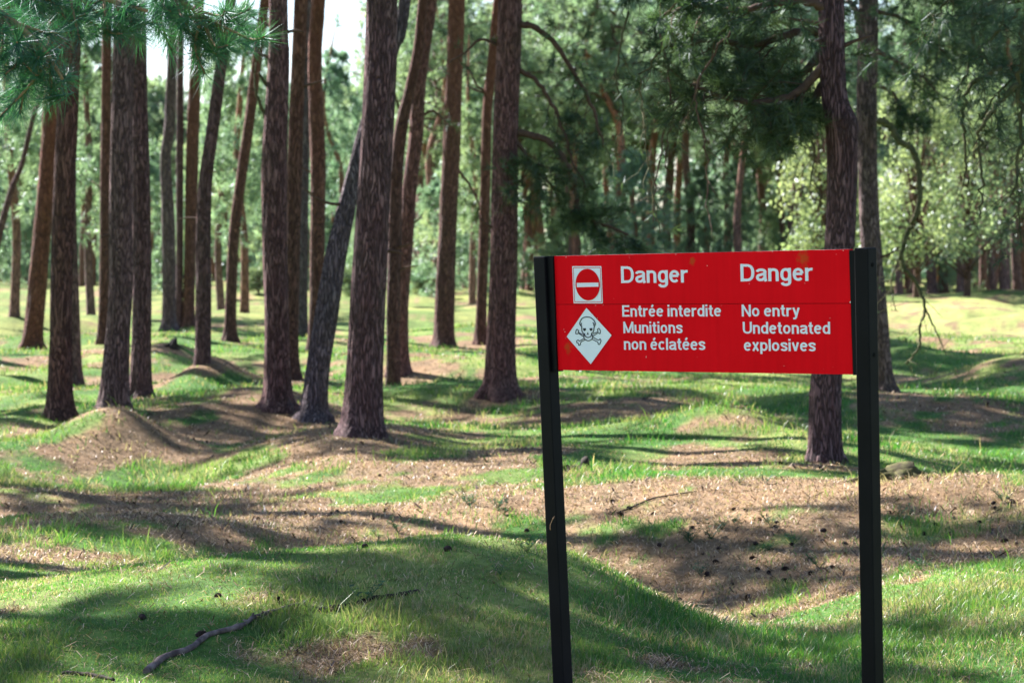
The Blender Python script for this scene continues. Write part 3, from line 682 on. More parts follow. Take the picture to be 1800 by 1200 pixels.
# ------------------------------------------------------------------ bough of the near pine in the top left corner
xl, yl = -3.4, 9.5
hb_l = np.array([xl, yl, float(height(xl, yl))])
t_l = thing('pine_tree', hb_l, "near pine outside the left edge, blue-green sprays hanging into the top left corner", 'tree')
obj("trunk", protoT[2], t_l)
c = obj("crown", CROWNS[4][0], t_l); c.location = (0, 0, 8.4); c.scale = (.9, .9, .8); obj("limbs", CROWNS[4][1], c)
def near_bough(pth, tips, d, seed):
    global rng
    rng = np.random.default_rng(seed)
    wd, lf = Acc(), Acc()
    path = catmull([P(x, y, d) for x, y in pth], 24)
    wd.tube(path, np.linspace(.022, .006, 24), 8)
    for (x, y) in tips:
        tip = P(x, y, d + rng.uniform(-.25, .25))
        j = np.argmin(np.linalg.norm(path - tip, axis=1) + .12 * rng.uniform()); j = max(0, j - 3)
        s = path[j]; mid = (s + tip) / 2 + np.array([0, 0, -.03]) + rng.normal(size=3) * .02
        tw = catmull([s, mid, tip], 9); wd.tube(tw, np.linspace(.006, .0035, 9), 5)
        ax = unit(tw[-1] - tw[-3])
        tufts(lf, np.array([tip]), np.array([ax]), 110, .125, .0025, .12, 1.0)
        back = tw[5]; tufts(lf, np.array([back]), np.array([ax]), 60, .12, .0025, .14, 1.05)
        tufts(lf, np.array([tw[3]]), np.array([unit(ax + rng.normal(size=3) * .5)]), 34, .11, .0025, .14, 1.1)
        sh = Acc()
    b_ = obj("branch", wd.mesh("branch", [M_SHOOT], off=hb_l), t_l)
    obj("needles", lf.mesh("needles", [M_NEAR], off=hb_l), b_)
near_bough([(-800, -120), (-300, -80), (-60, -10), (60, 70), (110, 140)],
           [(20, 30), (60, 60), (40, 110), (90, 155), (75, 180), (10, 130), (100, 100), (35, 200), (-10, 90), (15, 170), (120, 130), (-20, 180), (55, 140), (105, 60), (0, 60), (-30, 130), (30, 75), (68, 100), (-10, 215)], 9.6, 1)
near_bough([(-800, -200), (-300, -150), (-50, -80), (90, -30), (190, 0), (260, 20)],
           [(100, 12), (150, 25), (60, 0), (140, 70), (195, 15), (230, 40), (215, 60), (120, 40), (245, 10), (250, 70), (170, 45), (80, 30), (180, -10), (95, -15), (140, -10), (20, -15), (270, 40), (60, 25), (205, -15)], 10.0, 2)
near_bough([(-800, -260), (-200, -190), (60, -110), (240, -50), (330, 10), (400, 60)],
           [(300, 20), (280, 60), (320, 50), (350, 70), (300, 90), (370, 40), (400, 80), (430, 45), (445, 75), (465, 65), (380, 95), (345, 110), (360, 130), (415, 25), (320, -5), (260, -10), (395, 20), (440, 15), (335, 30), (290, -15), (350, 0)], 10.3, 3)

# ------------------------------------------------------------------ woodland beyond the clearing
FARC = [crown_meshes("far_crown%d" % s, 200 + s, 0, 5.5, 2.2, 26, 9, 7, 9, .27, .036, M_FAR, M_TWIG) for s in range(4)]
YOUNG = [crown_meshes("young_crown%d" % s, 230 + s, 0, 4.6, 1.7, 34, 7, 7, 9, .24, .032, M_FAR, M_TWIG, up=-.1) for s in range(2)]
farT = []
for s in range(4):
    g = np.random.default_rng(80 + s)
    pts = [np.array([0, 0, 0.])] + [np.array([g.normal() * .10 * k, g.normal() * .10 * k, 2.5 * k]) for k in (1, 2, 3)] + [np.array([g.normal() * .2, 0, 10.5])]
    me, ax = trunk_mesh("far_trunk_shape", pts, [.36, .30, .25, .20, .05], np.zeros(3), M_BARKF, sides=16, seed=50 + s, Htop=10.5, fine=.25)
    farT.append(me)
g = np.random.default_rng(5)
def far_pine(x, y, H, s, label, group, dead=0):
    z = float(height(x, y)); k = H / 11.5
    t = thing('pine_tree', (x, y, z), label, 'tree', group)
    t.scale = (k, k, k); t.rotation_euler = (0, 0, g.uniform(0, 6.28))
    obj("trunk", farT[s % 4], t)
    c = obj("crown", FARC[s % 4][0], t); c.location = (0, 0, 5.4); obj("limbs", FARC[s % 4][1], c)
    return t
GR = 'pines of the wood beyond the clearing'
LB = "slender pine in the wood at the far side of the clearing"
# right and middle part: tall stand from 106 m on
spots = []
for i in range(185):
    d = 107 + 60 * g.uniform() ** 1.3; px = g.uniform(-200, 2100)
    spots.append((px, d))
for px, d in [(1210, 112), (1304, 108), (1370, 118), (1580, 106), (1602, 110), (1640, 107), (1660, 113), (1690, 106), (1745, 108), (1768, 106), (1790, 112), (745, 112), (762, 118), (1180, 120), (1095, 125)]:
    spots.append((px, d))
for i, (px, d) in enumerate(spots):
    left = px < 720
    H = (g.uniform(8.5, 11) if left else g.uniform(10, 14.5))
    if left: d += 25
    far_pine((px - 900) / F * d, d, H, i, LB, GR)
# understorey: young pines with low crowns
for i in range(46):
    d = 100 + 55 * g.uniform(); px = g.uniform(-60, 1880)
    if 1400 < px < 1800 and d < 112: d += 14
    x = (px - 900) / F * d; z = float(height(x, d)); k = g.uniform(.5, 1.15)
    t = thing('young_pine', (x, d, z), "young pine with branches down to the ground in the far wood", 'tree', 'young pines in the far wood')
    t.scale = (k, k, k * g.uniform(.9, 1.3)); t.rotation_euler = (0, 0, g.uniform(0, 6.28))
    c = obj("crown", YOUNG[i % 2][0], t); c.location = (0, 0, .3)
    tr = obj("trunk", farT[i % 4], t); tr.scale = (.4, .4, .40)
# mid-distance darker pines with low hanging crowns on the left
for i, (px, d, k, zc) in enumerate([(25, 66, 1.0, 2.6), (160, 72, .9, 2.4), (430, 74, .9, 2.6), (390, 82, .9, 2.2), (590, 86, .8, 3.0), (830, 88, .8, 2.2)]):
    x = (px - 900) / F * d; z = float(height(x, d))
    t = thing('pine_tree', (x, d, z), ["dark low-crowned pine behind the left edge of the grove", "dark bushy pine between the reddish pine and the slim orange trunk",
        "dark bushy pine showing right of the slender leaning pine", "shaded bushy pine behind the nearly black curved trunk",
        "bushy pine seen between the leaning pine and the dark straight one", "low-crowned pine behind the thin orange-brown pine near the sign"][i], 'tree')
    t.rotation_euler = (0, 0, i * 2.1)
    tr = obj("trunk", farT[i % 4], t); tr.scale = (.7, .7, .8)
    c = obj("crown", YOUNG[i % 2][0], t); c.location = (0, 0, zc); c.scale = (k, k, 1.25 * k)

# sunlit broadleaf trees on the right, shrubs at the wood's edge
def leafy(seed, R, H, n, L, mat):
    global rng
    rng = np.random.default_rng(seed); lf, wd = Acc(), Acc()
    nc = 46
    cz = rng.uniform(.18, 1, nc); ang = rng.uniform(0, 6.28, nc); rr = R * np.sqrt(rng.uniform(.05, 1, nc)) * np.sin(np.pi * (.12 + .80 * cz)) ** .6
    C = np.stack([np.cos(ang) * rr, np.sin(ang) * rr, cz * H], 1)
    wd.tube(catmull([[0, 0, -.2], [.05, .1, H * .3], [0, 0, H * .85]], 12), np.linspace(.13, .03, 12), 8)
    for c_ in C: wd.tube(catmull([[0, 0, c_[2] * .45], c_ * [.5, .5, .85], c_], 7), np.linspace(.035, .01, 7), 4)
    k = rng.integers(0, nc, n); p = C[k] + rng.normal(size=(n, 3)) * [R * .16, R * .16, H * .05]
    d = unit(rng.normal(size=(n, 3)) + [0, 0, -.3])
    lf.blades(p, d, L * rng.uniform(.6, 1.2, n), L * .75)
    return lf.mesh("leaves", [mat], smooth_=False), wd.mesh("stems", [M_TWIG])
BL = [leafy(300, 1.35, 5.2, 5200, .14, M_BROAD), leafy(301, 1.9, 5.6, 6500, .14, M_BROAD)]
SH = [leafy(302, 1.1, 1.9, 4500, .13, M_SHRUB), leafy(303, 1.3, 2.4, 5000, .13, M_SHRUB)]
for px, d, k, v, lab in [(1445, 88, 1.0, 0, "pale sunlit broadleaf tree just left of the knotty pine, over the sign"),
                         (1610, 92, 1.0, 1, "pale sunlit broadleaf tree right of the sign post, behind the bare twisted branch"),
                         (1700, 98, 1.05, 1, "greenish broadleaf tree at the wood's edge near the right side")]:
    x = (px - 900) / F * d; t = thing('broadleaf_tree', (x, d, float(height(x, d))), lab, 'tree'); t.scale = (k, k, k * 1.2)
    obj("trunk", BL[v][1], t); c = obj("crown", BL[v][0], t); c.location = (0, 0, .35)
for i in range(13):
    px = [430, 455, 1000, 1060, 1110, 1180, 1240, 1290, 1340, 960, 620, 650, 740, 820, 140, 30][i] if i < 16 else g.uniform(0, 1350)
    d = 96 + g.uniform(0, 12); x = (px - 900) / F * d; k = g.uniform(.4, .8)
    t = thing('shrub', (x, d, float(height(x, d))), "light green shrub along the edge of the far wood", 'shrub', 'shrubs along the far wood')
    t.scale = (k, k, k); t.rotation_euler = (0, 0, i)
    obj("stems", SH[i % 2][1], t); obj("leaves", SH[i % 2][0], t)

def far_wood():
    global rng
    rng = np.random.default_rng(77); lf = Acc(); n = 52000
    x = rng.uniform(-70, 70, n); y = rng.uniform(172, 215, n)
    top = 9.0 + 6.0 * smooth(-10, 12, x) + 3.0 * fbm(x / 5, y / 30, 3, 2)
    z = top * rng.uniform(0.0, 1, n) ** 1.15
    cl = fbm(x / 2.5, z / 2.0 + y / 9, 9, 2); keep = (cl > .42) | (z < 4.5)
    p = np.stack([x, y, z], 1)[keep]
    tufts(lf, p, unit(rng.normal(size=p.shape)), 6, .8, .16, .3, 1.2)
    obj("far_wood", lf.mesh("far_wood", [M_FAR]), kind='stuff', label="green mass of distant conifers, coloured pale as if hazed, closing the view behind the pines", category="wood")
far_wood()

# ------------------------------------------------------------------ warning sign
def make_sign():
    dR = 9.6; hgt = 220 * dR / F; dL = hgt * F / 200.2
    TL, BL_, TR, BR_ = P(972, 450, dL), P(979, 650, dL), P(1492, 438, dR), P(1499, 658, dR)
    Xh = unit((TR - TL) + (BR_ - BL_)); up = unit((TL - BL_) + (TR - BR_)); up = unit(up - Xh * np.dot(up, Xh))
    Nn = np.cross(Xh, up)                               # towards the camera
    if Nn[1] > 0: Nn = -Nn
    O = (TL + TR + BL_ + BR_) / 4
    cam0 = np.array([0, 0, CAMZ])
    def on(px, py, off=0.0):                            # pixel -> point on the panel plane moved off metres to the front
        r = P(px, py, 1.0) - cam0
        t = np.dot(O + Nn * off - cam0, Nn) / np.dot(r, Nn)
        return cam0 + r * t
    gx, gy = O[0], O[1]
    base = np.array([gx, gy, float(height(gx, gy))])
    root = thing('warning_sign', base, "red bilingual danger sign with white lettering between two black posts in the foreground", 'sign')
    M_RED, nt, o = newmat("red_enamel")
    tc_ = N(nt, "ShaderNodeTexCoord"); n1 = N(nt, "ShaderNodeTexNoise"); n1.inputs["Scale"].default_value = 3.5; n1.inputs["Detail"].default_value = 6; nt.links.new(tc_.outputs["Object"], n1.inputs["Vector"])
    n2 = N(nt, "ShaderNodeTexNoise"); n2.inputs["Scale"].default_value = 45; n2.inputs["Detail"].default_value = 5; nt.links.new(tc_.outputs["Object"], n2.inputs["Vector"])
    c = ramp(nt, [(.3, (.82, .002, .006)), (.7, (.92, .005, .010))], n1.outputs[0]).outputs[0]
    for (wx_, wy_, wr_) in ((1412, 453, .075), (1216, 458, .03), (1000, 610, .05)):
        wp = on(wx_, wy_) - base
        ds_ = N(nt, "ShaderNodeVectorMath", operation='DISTANCE'); nt.links.new(tc_.outputs["Object"], ds_.inputs[0]); ds_.inputs[1].default_value = [float(v) for v in wp]
        m1 = N(nt, "ShaderNodeMapRange"); m1.inputs[1].default_value = 0; m1.inputs[2].default_value = wr_; m1.inputs[3].default_value = .62; m1.inputs[4].default_value = 0; nt.links.new(ds_.outputs["Value"], m1.inputs[0])
        m2 = N(nt, "ShaderNodeMath", operation='ADD'); nt.links.new(m1.outputs[0], m2.inputs[0]); nt.links.new(n2.outputs[0], m2.inputs[1])
        m3 = N(nt, "ShaderNodeMapRange"); m3.inputs[1].default_value = .82; m3.inputs[2].default_value = 1.05; m3.inputs[3].default_value = 0; m3.inputs[4].default_value = .55; nt.links.new(m2.outputs[0], m3.inputs[0])
        c = mix(nt, c, (.42, .10, .015), m3.outputs[0])
    mps = N(nt, "ShaderNodeMapping"); mps.inputs["Scale"].default_value = (30, 30, 1.6); nt.links.new(tc_.outputs["Object"], mps.inputs[0])
    n4 = N(nt, "ShaderNodeTexNoise"); n4.inputs["Scale"].default_value = 1; n4.inputs["Detail"].default_value = 4; nt.links.new(mps.outputs[0], n4.inputs["Vector"])
    c = mix(nt, c, ramp(nt, [(.35, (.94, .93, .93)), (.6, (1, 1, 1))], n4.outputs[0]).outputs[0], 1.0, 'MULTIPLY')
    sp = ramp(nt, [(.74, (0, 0, 0)), (.78, (1, 1, 1))], n2.outputs[0]); c = mix(nt, c, (.8, .35, .3), sp.outputs[0])
    b = N(nt, "ShaderNodeBsdfPrincipled"); nt.links.new(c, b.inputs["Base Color"]); b.inputs["Roughness"].default_value = .42; b.inputs["Specular IOR Level"].default_value = .03
    rr = ramp(nt, [(.3, (.5, .5, .5)), (.7, (.7, .7, .7))], n1.outputs[0]); nt.links.new(rr.outputs[0], b.inputs["Roughness"])
    nt.links.new(b.outputs[0], o.inputs[0])
    M_POST = simple("black_paint", (.0035, .003, .0045), .5, .10, 6, c2=(.0065, .0058, .008))
    M_WH = simple("white_vinyl", (.88, .82, .92), .5, .15, 9, c2=(.92, .87, .94))
    M_WH2 = simple("white_sticker", (.86, .86, .93), .5, .1, 9, c2=(.90, .90, .95))
    M_INK = simple("black_ink", (.008, .008, .02), .5, .3)
    M_REDP = simple("red_print", (.80, .002, .005), .6, .04)
    M_EDGE = simple("worn_lit_panel_edge", (.55, .25, .27), .5, .3, 25, c2=(.8, .6, .62))  # worn edge, painted paler for the light along the top
    M_HOLE = simple("bolt_hole_dark", (.003, .003, .003), .8, .1)
    M_CHIP = simple("paint_chip", (.80, .62, .58), .6, .2)
    def prism(name, poly_px, th, mat, off=0.0, parent=root, edge=None, edge_on=(0,)):
        f = np.array([on(x, y, off) for x, y in poly_px]); bk = f - Nn * th
        n = len(f); V = np.vstack([f, bk]) - base
        me = bpy.data.meshes.new(name)
        faces = [list(range(n)), list(range(2 * n - 1, n - 1, -1))] + [[i, n + i, n + (i + 1) % n, (i + 1) % n] for i in range(n)]
        me.from_pydata(V.tolist(), [], faces); me.materials.append(mat)
        if edge:
            me.materials.append(edge)
            for k_, p in enumerate(me.polygons[2:]): p.material_index = 1 if k_ in edge_on else 0
        me.update(); return obj(name, me, parent)
    prism("panel_board", [(972, 450), (1492, 438), (1495.0, 532.6), (974.9, 534.6)], .022, M_RED, edge=M_EDGE)
    prism("panel_board", [(974.9, 534.75), (1495.0, 532.75), (1499, 658), (979, 650)], .022, M_RED, edge=M_EDGE, edge_on=(2,))
    prism("seam_shade_strip", [(974.95, 534.75), (1494.9, 532.85), (1494.95, 533.45), (975.0, 535.35)], .0008, simple("seam_shadow_gap", (.10, .001, .002), .8, .05), off=.0006)  # thin dark strip laid over the joint, painting the gap's shade
    # posts
    W, Dp, FR = .0575, .050, .020
    def box(name, e0, e1, w_, dp, mat, parent, bev=.004):
        """e0,e1: front left edge, top and bottom points (world)"""
        V = []
        for e in (e0, e1):
            V += [e, e + Xh * w_, e + Xh * w_ - Nn * dp, e - Nn * dp]
        me = bpy.data.meshes.new(name); import bmesh
        me.from_pydata([(v - base).tolist() for v in V], [], [[0, 3, 2, 1], [4, 5, 6, 7], [0, 1, 5, 4], [1, 2, 6, 5], [2, 3, 7, 6], [3, 0, 4, 7]])
        bm = bmesh.new(); bm.from_mesh(me); bmesh.ops.recalc_face_normals(bm, faces=bm.faces)
        bmesh.ops.bevel(bm, geom=list(bm.edges), offset=bev, segments=2, affect='EDGES', profile=.6); bm.to_mesh(me); bm.free()
        me.materials.append(mat); return obj(name, me, parent)
    def post(top, bot):
        a, b_ = on(*top, FR), on(*bot, FR)
        k = (a[2] - (base[2] - .45)) / (a[2] - b_[2]); e1 = a + (b_ - a) * k
        return box("post", a, e1, W, Dp, M_POST, root), a, b_
    pL, aL, bL = post((937, 451), (971, 1190)); pR, aR, bR = post((1501, 436), (1514, 1190))
    # brackets between posts and panel
    def strip(xy, off, th, name="bracket"):
        return prism(name, xy, th, M_POST, off)
    gapL = on(937, 451, FR) + Xh * (W + .001)
    def pix_of(pt): 
        v = pt - cam0; b_ = v[1] * 0
        z = v[1] * CP - v[2] * SP; y = v[1] * SP + v[2] * CP
        return 900 + F * v[0] / z, 600 - F * y / z
    lt = pix_of(on(937, 451, FR) + Xh * (W + .001) - Nn * (FR - .008)); f_ = lambda y: aL + (bL - aL) * ((y - 451) / (1190 - 451))
    lb = pix_of(f_(655) + Xh * (W + .001) - Nn * (FR - .008))
    strip([(lt[0], 450), (971.6, 450), (979, 653), (lb[0], 653)], .008, .034)
    rt = pix_of(aR - Xh * .001 - Nn * (FR - .008)); fr = lambda y: aR + (bR - aR) * ((y - 436) / (1190 - 436)); rb = pix_of(fr(660) - Xh * .001 - Nn * (FR - .008))
    strip([(1492.6, 440), (rt[0], 440), (rb[0], 659), (1499.6, 659)], .008, .034)
    # bolt holes on the right post's outer side
    for y in (466, 623):
        p = fr(y) + Xh * (W + .0008) - Nn * Dp * .5
        a = np.arange(20) / 20 * 2 * np.pi
        ring = [p + (up * np.sin(q) + Nn * np.cos(q)) * .0075 for q in a]; ring2 = [p + (up * np.sin(q) + Nn * np.cos(q)) * .0075 - Xh * .012 for q in a]
        me = bpy.data.meshes.new("bolt"); n = 20
        me.from_pydata([(v - base).tolist() for v in ring + ring2], [], [list(range(n)), list(range(2 * n - 1, n - 1, -1))] + [[i, n + i, n + (i + 1) % n, (i + 1) % n] for i in range(n)])
        me.materials.append(M_HOLE); obj("bolt_hole", me, pR)
    # lettering: text outlines fitted between pixel marks on the panel plane
    SW = .172; h_ = SW / 2; XH = .735
    def arc(cx, cy, rx, ry, a0, a1, n=14, p=2.25):
        o_ = []
        for a in np.radians(np.linspace(a0, a1, n)):
            c_, s_ = math.cos(a), math.sin(a)
            o_.append((cx + rx * math.copysign(abs(c_) ** (2 / p), c_), cy + ry * math.copysign(abs(s_) ** (2 / p), s_)))
        return o_
    LW = .60; rx, ry, cx_, cy_ = LW / 2 - h_, XH / 2 - h_ * .93, LW / 2, XH / 2
    bowl = arc(cx_, cy_, rx, ry, 0, 360, 40) + arc(cx_, cy_, rx, ry, 0, 12, 2)
    e_ = [[(h_ * 1.2, .40), (LW - h_ * .9, .40)], arc(cx_, cy_, rx, ry, 8, 318, 34)]
    GL = {
     'D': (.78, [[(h_, 0), (h_, 1)], [(h_, 1 - h_ * .95), (.33, 1 - h_ * .95)] + arc(.33, .5, .78 - h_ - .33, .5 - h_ * .95, 88, -88, 22, 2.5) + [(.33, h_ * .95), (h_, h_ * .95)]]),
     'E': (.64, [[(h_, 0), (h_, 1)], [(h_, 1 - h_ * .95), (.64, 1 - h_ * .95)], [(h_, .52), (.60, .52)], [(h_, h_ * .95), (.66, h_ * .95)]]),
     'M': (.92, [[(h_, 0), (h_, 1)], [(.92 - h_, 0), (.92 - h_, 1)], [(h_ * .85, 1), (.46, .06)], [(.92 - h_ * .85, 1), (.46, .06)]]),
     'N': (.76, [[(h_, 0), (h_, 1)], [(.76 - h_, 0), (.76 - h_, 1)], [(h_ * .9, 1), (.76 - h_ * .9, 0)]]),
     'U': (.76, [[(h_, 1), (h_, .36)] + arc(.38, .36, .38 - h_, .36 - h_ * .95, 180, 360, 20) + [(.76 - h_, .36), (.76 - h_, 1)]]),
     'a': (.60, [arc(.29, .52, .29 - h_ * .8, XH - .52 - h_ * .95, 172, 8, 14) + [(.585 - h_, .50), (.585 - h_, .16), (.61 - h_ * .6, .0)], [(.585 - h_, .44), (.36, .40)] + arc(.25, .22, .25 - h_, .22 - h_ * .93, 100, 262, 16) + [(.36, .09), (.585 - h_, .22)]]),
     'n': (.58, [[(h_, 0), (h_, XH)], [(h_, .46)] + arc(.29, .46, .29 - h_, XH - .46 - h_ * .9, 168, 0, 16) + [(.58 - h_, .40), (.58 - h_, 0)]]),
     'u': (.58, [[(.58 - h_, 0), (.58 - h_, XH)], [(h_, XH), (h_, .30)] + arc(.29, .28, .29 - h_, .28 - h_ * .9, 180, 348, 16)]),
     'g': (.60, [bowl, [(LW - h_, XH), (LW - h_, -.02)] + arc(.30, -.03, .30 - h_, .175, 0, -165, 16)]),
     'd': (.60, [bowl, [(LW - h_, 0), (LW - h_, 1)]]),
     'p': (.60, [bowl, [(h_, XH), (h_, -.25)]]),
     'e': (.59, e_), '\u00e9': (.59, e_ + [[(.27, .83), (.40, 1.02)]]), 'o': (.62, [bowl]),
     'c': (.57, [arc(cx_, cy_, rx, ry, 42, 318, 30)]),
     'r': (.40, [[(h_, 0), (h_, XH)], [(h_, .42)] + arc(.36, .42, .36 - h_, XH - .42 - h_ * .95, 175, 88, 9) + [(.41, XH - h_ * .98)]]),
     't': (.37, [[(.17, .95), (.17, .22)] + arc(.31, .22, .14, .22 - h_ * .9, 185, 265, 7) + [(.38, h_ * .88)], [(0, .66), (.36, .66)]]),
     'i': (.18, [[(h_, 0), (h_, XH)], [(h_, .865), (h_, 1.01)]]), 'l': (.18, [[(h_, 0), (h_, 1.0)]]),
     's': (.55, [[(.55 - h_ * .9, .50)] + arc(.275, .545, .275 - h_ * .9, XH - .545 - h_ * .9, 15, 180, 12) + [(.10, .50), (.20, .41), (.36, .35), (.46, .27)] + arc(.275, .20, .275 - h_ * .9, .20 - h_ * .9, 0, -170, 12)]),
     'v': (.58, [[(.075, XH), (.29, .02)], [(.505, XH), (.29, .02)]]),
     'y': (.58, [[(.075, XH), (.31, .05)], [(.505, XH), (.27, -.10), (.21, -.17), (.06, -.17)]]),
     'x': (.58, [[(.085, XH), (.495, 0)], [(.495, XH), (.085, 0)]]), ' ': (.20, [])}
    def text(s, x0, x1, ybase, ycap, yb2=None, tight=.085):
        V2, Fc, adv, words, wn_ = [], [], 0, [], 0
        for ch in s:
            wd_, paths = GL[ch]; wn_ += ch == " "
            for pi, pth in enumerate(paths):
                p = np.array(pth, float); keep = np.concatenate([[True], np.linalg.norm(np.diff(p, axis=0), axis=1) > 1e-4]); p = p[keep]
                t = unit(np.diff(p, axis=0)); nrm = np.stack([-t[:, 1], t[:, 0]], 1)
                na = np.vstack([nrm[:1], nrm[:-1] + nrm[1:], nrm[-1:]]); na[1:-1] = unit(na[1:-1])
                cs = np.ones(len(p)); cs[1:-1] = 1 / np.clip((na[1:-1] * nrm[:-1]).sum(1), .6, 1)
                sw = SW * (.80 if ch in 'aes\u00e9gcr' and False else 1) / 2
                # strokes slightly thinner where they run horizontally, as in a grotesque face
                th = sw * (1 - .14 * np.abs(na[:, 1:2])) * cs[:, None]
                b0 = len(V2); n = len(p)
                V2 += [(a_[0] + adv, a_[1], pi) for a_ in p + na * th] + [(a_[0] + adv, a_[1], pi) for a_ in p - na * th]
                Fc += [[b0 + i, b0 + n + i, b0 + n + i + 1, b0 + i + 1] for i in range(n - 1)]; words += [wn_] * (2 * n)
            adv += wd_ + tight
        co = np.array(V2); lo, hi = co[:, 0].min(), co[:, 0].max()
        yb2 = ybase if yb2 is None else yb2
        A = on(x0, ybase, .0012); Bp = on(x1, yb2, .0012); Cc = on(x0, ycap, .0012); hh = np.dot(Cc - A, up)
        Wd = A + np.outer((co[:, 0] - lo) / (hi - lo), (Bp - A)) + np.outer(co[:, 1] * hh, up) + np.outer(co[:, 2] * .00025, Nn) - base
        for k_ in sorted(set(words)):
            vs = [i for i, q_ in enumerate(words) if q_ == k_]; o0, o1 = vs[0], vs[-1]
            ff = [[v - o0 for v in f] for f in Fc if o0 <= f[0] <= o1]
            me = bpy.data.meshes.new("lettering"); me.from_pydata(Wd[o0:o1 + 1].tolist(), [], ff); me.materials.append(M_WH); me.update()
            obj("lettering", me, root)
    text("Danger", 1092, 1209.5, 497.5, 468, yb2=496.5); text("Danger", 1302, 1429, 494.7, 464, yb2=493.5)
    text("Entrée interdite", 1094, 1268, 556.5, 536.5, yb2=556); text("Munitions", 1096, 1200, 585.5, 565.5); text("non éclatées", 1097, 1240, 614.5, 594, yb2=615)
    text("No entry", 1304, 1406, 556, 535.5); text("Undetonated", 1306, 1459.5, 586.3, 565.5, yb2=586.8); text("explosives", 1308, 1434, 616.3, 595.5, yb2=617.3)
    # no-entry pictogram
    def poly(name, pts, mat, off, parent=root):
        V = [(on(x, y, off) - base).tolist() for x, y in pts]
        me = bpy.data.meshes.new(name); me.from_pydata(V, [], [list(range(len(V)))]); me.materials.append(mat); me.update(); return obj(name, me, parent)
    def ring_(name, outer, inner, mat, off, parent):
        n = len(outer); V = [(on(x, y, off) - base).tolist() for x, y in outer + inner]
        me = bpy.data.meshes.new(name); me.from_pydata(V, [], [[i, (i + 1) % n, n + (i + 1) % n, n + i] for i in range(n)]); me.materials.append(mat); me.update(); return obj(name, me, parent)
    def rrect(x0, y0, x1, y1, sk, r=1.2):
        out = []
        for cx, cy, a0 in ((x1 - r, y0 + r, -90), (x1 - r, y1 - r, 0), (x0 + r, y1 - r, 90), (x0 + r, y0 + r, 180)):
            for k in range(5):
                a = math.radians(a0 + k * 22.5); x, y = cx + r * math.cos(a), cy + r * math.sin(a)
                out.append((x + sk * (y - 500) / 65, y))
        return out
    nz = poly("no_entry_plate", rrect(1007, 467.8, 1058.3, 533, 2.6), M_WH2, .0012)
    ring_("border_line", rrect(1008.4, 470, 1056.8, 531, 2.6), rrect(1009.2, 471, 1056.0, 530, 2.6), M_REDP, .0018, nz)
    ell = [(1033 + 21.4 * math.cos(a) + 2.2 * math.sin(a) * .5, 500.2 + 27.8 * math.sin(a)) for a in np.arange(48) / 48 * 2 * np.pi]
    dsk = poly("disc", ell, M_REDP, .0024, nz)
    poly("bar", [(1013.6, 497.2), (1052, 496.6), (1052.2, 503.8), (1014, 504.6)], M_WH, .0032, nz)
    # hazard diamond with skull and crossbones
    dm_ = poly("hazard_diamond", [(1030.6, 540), (1076, 589), (1038.4, 641), (995, 591.5)], M_WH2, .0014)
    ring_("border_line", [(1030.6, 540), (1076, 589), (1038.4, 641), (995, 591.5)], [(1030.7, 540.9), (1075.1, 589), (1038.3, 640), (995.9, 591.4)], M_REDP, .0020, dm_)
    S = 6.32
    q = lambda pts: [(985 + x / S, 455 + y / S) for x, y in pts]           # enlargement -> photograph pixels
    def strokes(name, lines, wpx, mat, off, parent):
        V, Fc = [], []
        for pts, closed in lines:
            p = np.array(q(pts)); 
            if len(p) > 2:
                pp = np.vstack([p, p[:1]]) if closed else p
                p = catmull(np.hstack([pp, np.zeros((len(pp), 1))]), len(pp) * 5)[:, :2]
            t = unit(np.gradient(p, axis=0)); nn_ = np.stack([-t[:, 1], t[:, 0]], 1) * wpx / 2
            b0 = len(V); V += [(on(*(a + b_), off) - base).tolist() for a, b_ in zip(p, nn_)] + [(on(*(a - b_), off) - base).tolist() for a, b_ in zip(p, nn_)]
            n = len(p); Fc += [[b0 + i, b0 + i + 1, b0 + n + i + 1, b0 + n + i] for i in range(n - 1)]
        me = bpy.data.meshes.new(name); me.from_pydata(V, [], Fc); me.materials.append(mat); me.update(); return obj(name, me, parent)
    bones = [([(172, 800), (185, 782), (203, 800), (200, 815), (262, 845)], 0), ([(172, 800), (172, 830), (190, 832), (205, 828), (262, 868)], 0),
             ([(445, 800), (430, 772), (412, 785), (415, 808), (360, 832)], 0), ([(445, 800), (440, 828), (425, 824), (412, 825), (355, 862)], 0),
             ([(180, 910), (198, 900), (215, 910), (270, 878)], 0), ([(180, 910), (184, 930), (198, 935), (205, 958), (222, 950), (228, 925), (282, 893)], 0),
             ([(452, 908), (440, 888), (420, 900), (358, 868)], 0), ([(452, 908), (445, 928), (435, 948), (420, 945), (412, 922), (345, 888)], 0)]
    skull = [([(245, 815), (238, 790), (236, 755), (222, 735), (215, 715), (232, 672), (262, 650), (298, 645), (335, 652), (370, 680), (388, 715), (382, 740), (374, 760), (370, 795), (362, 815)], 0),
             ([(245, 815), (258, 828), (268, 830), (272, 850), (290, 868), (310, 872), (335, 862), (345, 845), (346, 825), (362, 815)], 0),
             ([(262, 832), (262, 870), (275, 895), (315, 908), (350, 890), (358, 865), (352, 835)], 0),
             ([(238, 712), (228, 730), (236, 748)], 0), ([(360, 705), (372, 722), (366, 742)], 0)]
    strokes("crossbones", bones, 1.45, M_INK, .0022, dm_)
    strokes("skull", skull, 1.6, M_INK, .0026, dm_)
    for nm, pts in (("eye_socket", [(250, 770), (284, 770), (283, 790), (270, 802), (258, 796)]), ("eye_socket", [(322, 770), (356, 768), (354, 790), (342, 800), (328, 793)]),
                    ("nose_hole", [(304, 808), (316, 845), (306, 838), (292, 846)])):
        poly(nm, q(pts), M_INK, .0026, dm_)
    # worn spots and small chips where the photograph shows them
    V, Fc = [], []
    g2 = np.random.default_rng(4)
